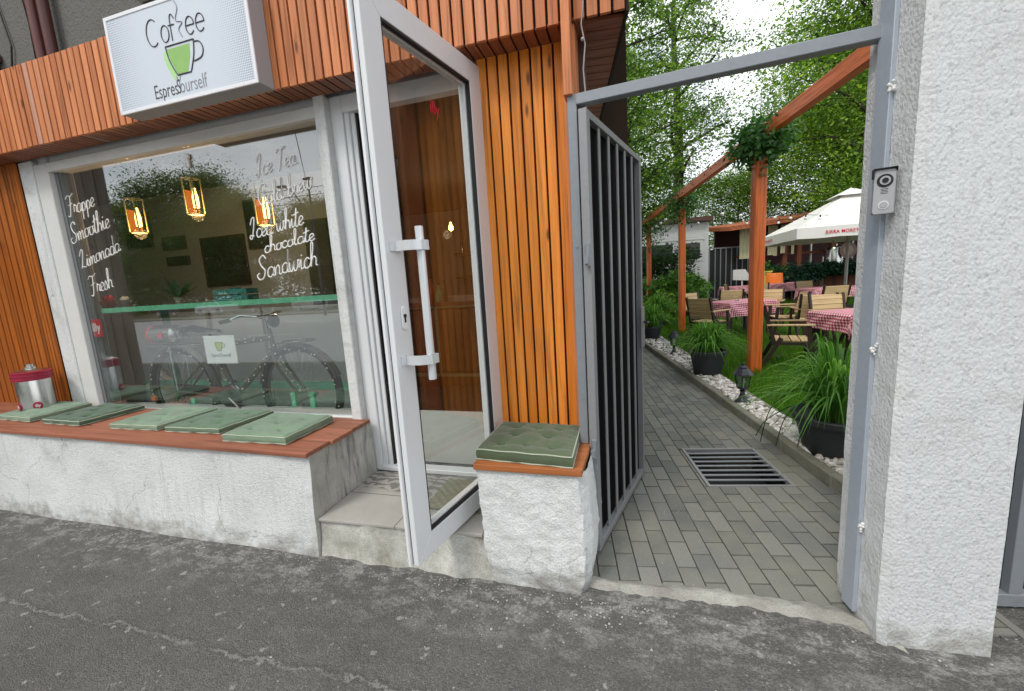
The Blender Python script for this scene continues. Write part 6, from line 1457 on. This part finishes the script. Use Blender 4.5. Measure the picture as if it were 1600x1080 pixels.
# barred fence/gate
f0 = at(1109, 400, 20.3); fz = at(1109, 388, 20.3).z
FN = thing('bar_fence', 'tall dark gate of thin grey vertical bars between the hut and the kiosk', 'gate', PWz(f0.x, 20.3), YP); n = 10; pt = .235
mb = MB(); mb.box(-.05, n * pt, -.02, .02, fz - .05, fz); mb.box(-.05, n * pt, -.02, .02, .08, .14); mb.box(-.07, 0, -.03, .03, 0, fz); mb.build('rail', M['barmetal'], FN)
for k in range(1, n): mb = MB(); mb.box(k * pt - .02, k * pt + .02, -.016, .016, .14, fz - .05); mb.build('bar', M['greymetal'], FN)
mb = MB(); mb.box(0, n * pt, .03, .05, .1, fz - .08); mb.build('dark_backing', plain('black_fence_sheet', (.012, .012, .012), .6), FN)
# kiosk
KY = 19.9; k0 = at(1155, 400, KY).x; k1 = at(1420, 400, KY).x; kr = at(1155, 357, KY).z
KK = thing('bar_kiosk', 'open bar kiosk with a red tiled roof, cream blinds and a burgundy back wall', 'kiosk', PWz(k0, KY), YP)
KW = k1 - k0
mb = MB(); mb.box(0, KW, 3.0, 3.2, 0, kr + .4); mb.build('back_wall', M['burgundy'], KK)
mb = MB(); mb.add([(-.75, -.9, kr - .05), (KW, -.9, kr + .55), (KW, 3.4, kr + .95), (-.75, 3.4, kr + .35), (-.75, -.9, kr - .15), (KW, -.9, kr + .45), (KW, 3.4, kr + .85), (-.75, 3.4, kr + .25)], [(0, 1, 2, 3), (4, 7, 6, 5), (0, 4, 5, 1), (1, 5, 6, 2), (2, 6, 7, 3), (3, 7, 4, 0)])
for k in range(40): x = -.7 + k * .2; mb.tube([(x, -.92, kr - .02 + (x + .75) / (KW + .75) * .6), (x, 3.3, kr + .37 + (x + .75) / (KW + .75) * .6)], .06, 5) if x < KW else None
mb.build('roof', M['terracotta'], KK)
for px in (1225, 1247, 1300): q = at(px, 400, KY).x - k0; mb = MB(); mb.box(q - .09, q + .09, -.1, .08, 0, kr + .1); mb.build('post', M['fencewood'], KK)
for (pa_, pb_, py) in ((1155, 1170, 405), (1208, 1213.5, 400), (1199, 1208, 399), (1219, 1226, 396), (1236, 1240, 397)):
    a, b = at(pa_, py, KY - .2), at(pb_, py, KY - .2); mb = MB(); mb.grid(lambda u, v: (a.x - k0 + (b.x - a.x) * u, -.2 + .02 * math.sin(u * 18), a.z + (kr + .0 - a.z) * v), 14, 4); mb.build('blind', M['cream'], KK, smooth=True)
mb = MB(); mb.box(.5, KW, -.12, .3, .0, 1.05); mb.box(.3, KW, -.22, .4, 1.051, 1.10); mb.build('counter', M['burgundy'], KK)
mb = MB(); mb.box(0, KW, .31, .4, 1.9, 2.0); mb.box(.1, KW, 2.2, 2.9, 1.1, 1.15); mb.build('shelf', M['fencewood'], KK)
for px in (1262, 1240, 1326):
    q = at(px, 410, KY + 1.2); mb = MB(); mb.tube([(q.x - k0, 1.0, 1.1), (q.x - k0, 1.0, 2.7)], .04, 8); mb.build('chrome_tube', M['steel'], KK, smooth=True)
q = at(1298, 410, KY + .2); TK = thing('brewing_tank', 'shiny stainless steel tank inside the kiosk', 'tank', PWz(q.x, KY + .0, 1.10), YP)
mb = MB(); mb.lathe([(.30, 0), (.34, .05), (.34, .85), (.28, .98), (.10, 1.05), (.10, 1.12)], n=30); mb.build('vessel', M['steel'], TK, smooth=True); mb = MB(); mb.tube([(-.34, 0, .55), (-.5, -.1, .6), (-.5, -.1, .2)], .03, 8); mb.tube([(.34, 0, .6), (.52, 0, .65), (.52, 0, 0)], .03, 8); mb.build('pipe', M['steel'], TK, smooth=True)
q = at(1325, 391, KY - .4); RS = thing('round_sign', 'round brown sign hanging in the kiosk behind the parasol pole', 'sign', PWz(q.x, KY - .4, q.z), YP)
mb = MB(); disc(mb, 0, 0, .33, -.02, .0); mb.build('board', plain('faded_brown_board', (.20, .13, .11), .6), RS); mb = MB(); disc(mb, 0, 0, .20, -.026, -.0201); mb.build('inner_ring', plain('tan_ring', (.34, .24, .18), .6), RS)
# hedge, barrier, barrel
HY0 = 18.9
C = []; 
for _ in range(13000):
    px = random.uniform(1196, 1420); u = (px - 1196) / 224; top = 1.42 + .10 * math.sin(px * .21) + .06 * math.sin(px * .5); bot = .2 if px < 1262 else (.62 + .35 * min(1, (px - 1262) / 30))
    q = at(px, 420, HY0); C.append((q.x, HY0 + random.uniform(-.35, .35), random.uniform(bot, top)))
o = leafcloud('ivy_hedge', M['ivy'], np.array(C), np.full(len(C), .11), flat=.7); o.rotation_euler = (0, 0, YP); tag(o, 'dark ivy hedge running along the front of the kiosk', 'hedge')
a, b = at(1255, 430, HY0 + .2).x, at(1420, 430, HY0 + .2).x; WB = thing('wooden_barrier', 'rust brown board barrier under the ivy hedge', 'barrier', PWz(a, HY0 + .45), YP)
mb = MB(); n = int((b - a) / .16)
for k in range(n): mb.box(k * .16, k * .16 + .15, 0, .03, 0, 1.1)
mb.build('boards', M['fencewood'], WB)
q = at(1210, 430, 18.45); BR = thing('barrel', 'bright orange barrel in front of the ivy', 'barrel', PWz(q.x, 18.45), YP); mb = MB(); mb.lathe([(.26, 0), (.30, .1), (.32, .6), (.30, 1.12), (.27, 1.16), (.24, 1.14)], n=26); mb.build('body', M['brightorange'], BR, smooth=True)
q = at(1199, 430, 18.5); mb = MB(); mb.box(-.16, .16, 0, .05, 0, 1.2); mb.box(-.2, .2, -.02, .07, 1.201, 1.26); o = mb.build('menu_board', M['yellowgreen'], None, loc=PWz(q.x, 18.5), rz=YP, bevel=.01); tag(o, 'narrow yellow green board left of the orange barrel', 'board')
bush('bright green leafy plant growing over the orange barrel', (at(1207, 420, 18.6).x, 18.75), .7, .25, 1.65, 1600, M['bush'], .10, 'climbing_plant', 'plant')
q = at(1160, 427, 18.6); mb = MB(); mb.prism([(-.38, .0), (.10, .0), (.38, -.42), (.36, -.48), (-.38, -.42)], -.03, .0, 'y'); mb.box(-.02, .02, .0, .04, -1.0, .0); mb.prism([(-.3, -1.2), (.3, -1.2), (.02, -1.0), (-.02, -1.0)], 0, .3, 'y'); o = mb.build('menu_stand', M['white'], None, loc=PWz(q.x, 18.6, at(1160, 421, 18.6).z), rz=YP); tag(o, 'small white slanted menu stand in front of the bar fence', 'menu stand')
# strings of globe bulbs across the garden
def bulbstring(label, p, q, sag, n):
    T_ = thing('bulb_string', label, 'string lights', PWz(*((Vector(p) + Vector(q)) / 2)), YP, 'festoon bulb strings'); c = (Vector(p) + Vector(q)) / 2; L = []
    for i in range(n * 3 + 1): t = i / (n * 3); v = Vector(p).lerp(Vector(q), t) - c; v.z -= sag * 4 * t * (1 - t); L.append(v)
    mb = MB(); mb.tube(L, .006, 4); mb.build('wire', M['blackplastic'], T_)
    for i in range(1, n):
        v = L[i * 3]; mb = MB(); mb.tube([v, v - Vector((0, 0, .06))], .02, 8); s_ = mb.build('socket', M['blackplastic'], T_); mb = MB(); mb.sphere(v - Vector((0, 0, .095)), .042, n=10, m_=7); mb.build('bulb', M['globe'], T_, smooth=True)
bulbstring('festoon bulbs strung from the second orange post to the right over the tables', (2.9, 10.5, 3.0), (14, 17, 3.35), .35, 20)
bulbstring('festoon bulbs strung in front of the hut and the bar fence', (3.0, 15.0, 3.3), (13, 17.5, 3.2), .2, 17)
bulbstring('festoon bulbs hanging along the far beam', (2.95, 10.6, 3.12), (3.1, 19.5, 3.1), .12, 14)
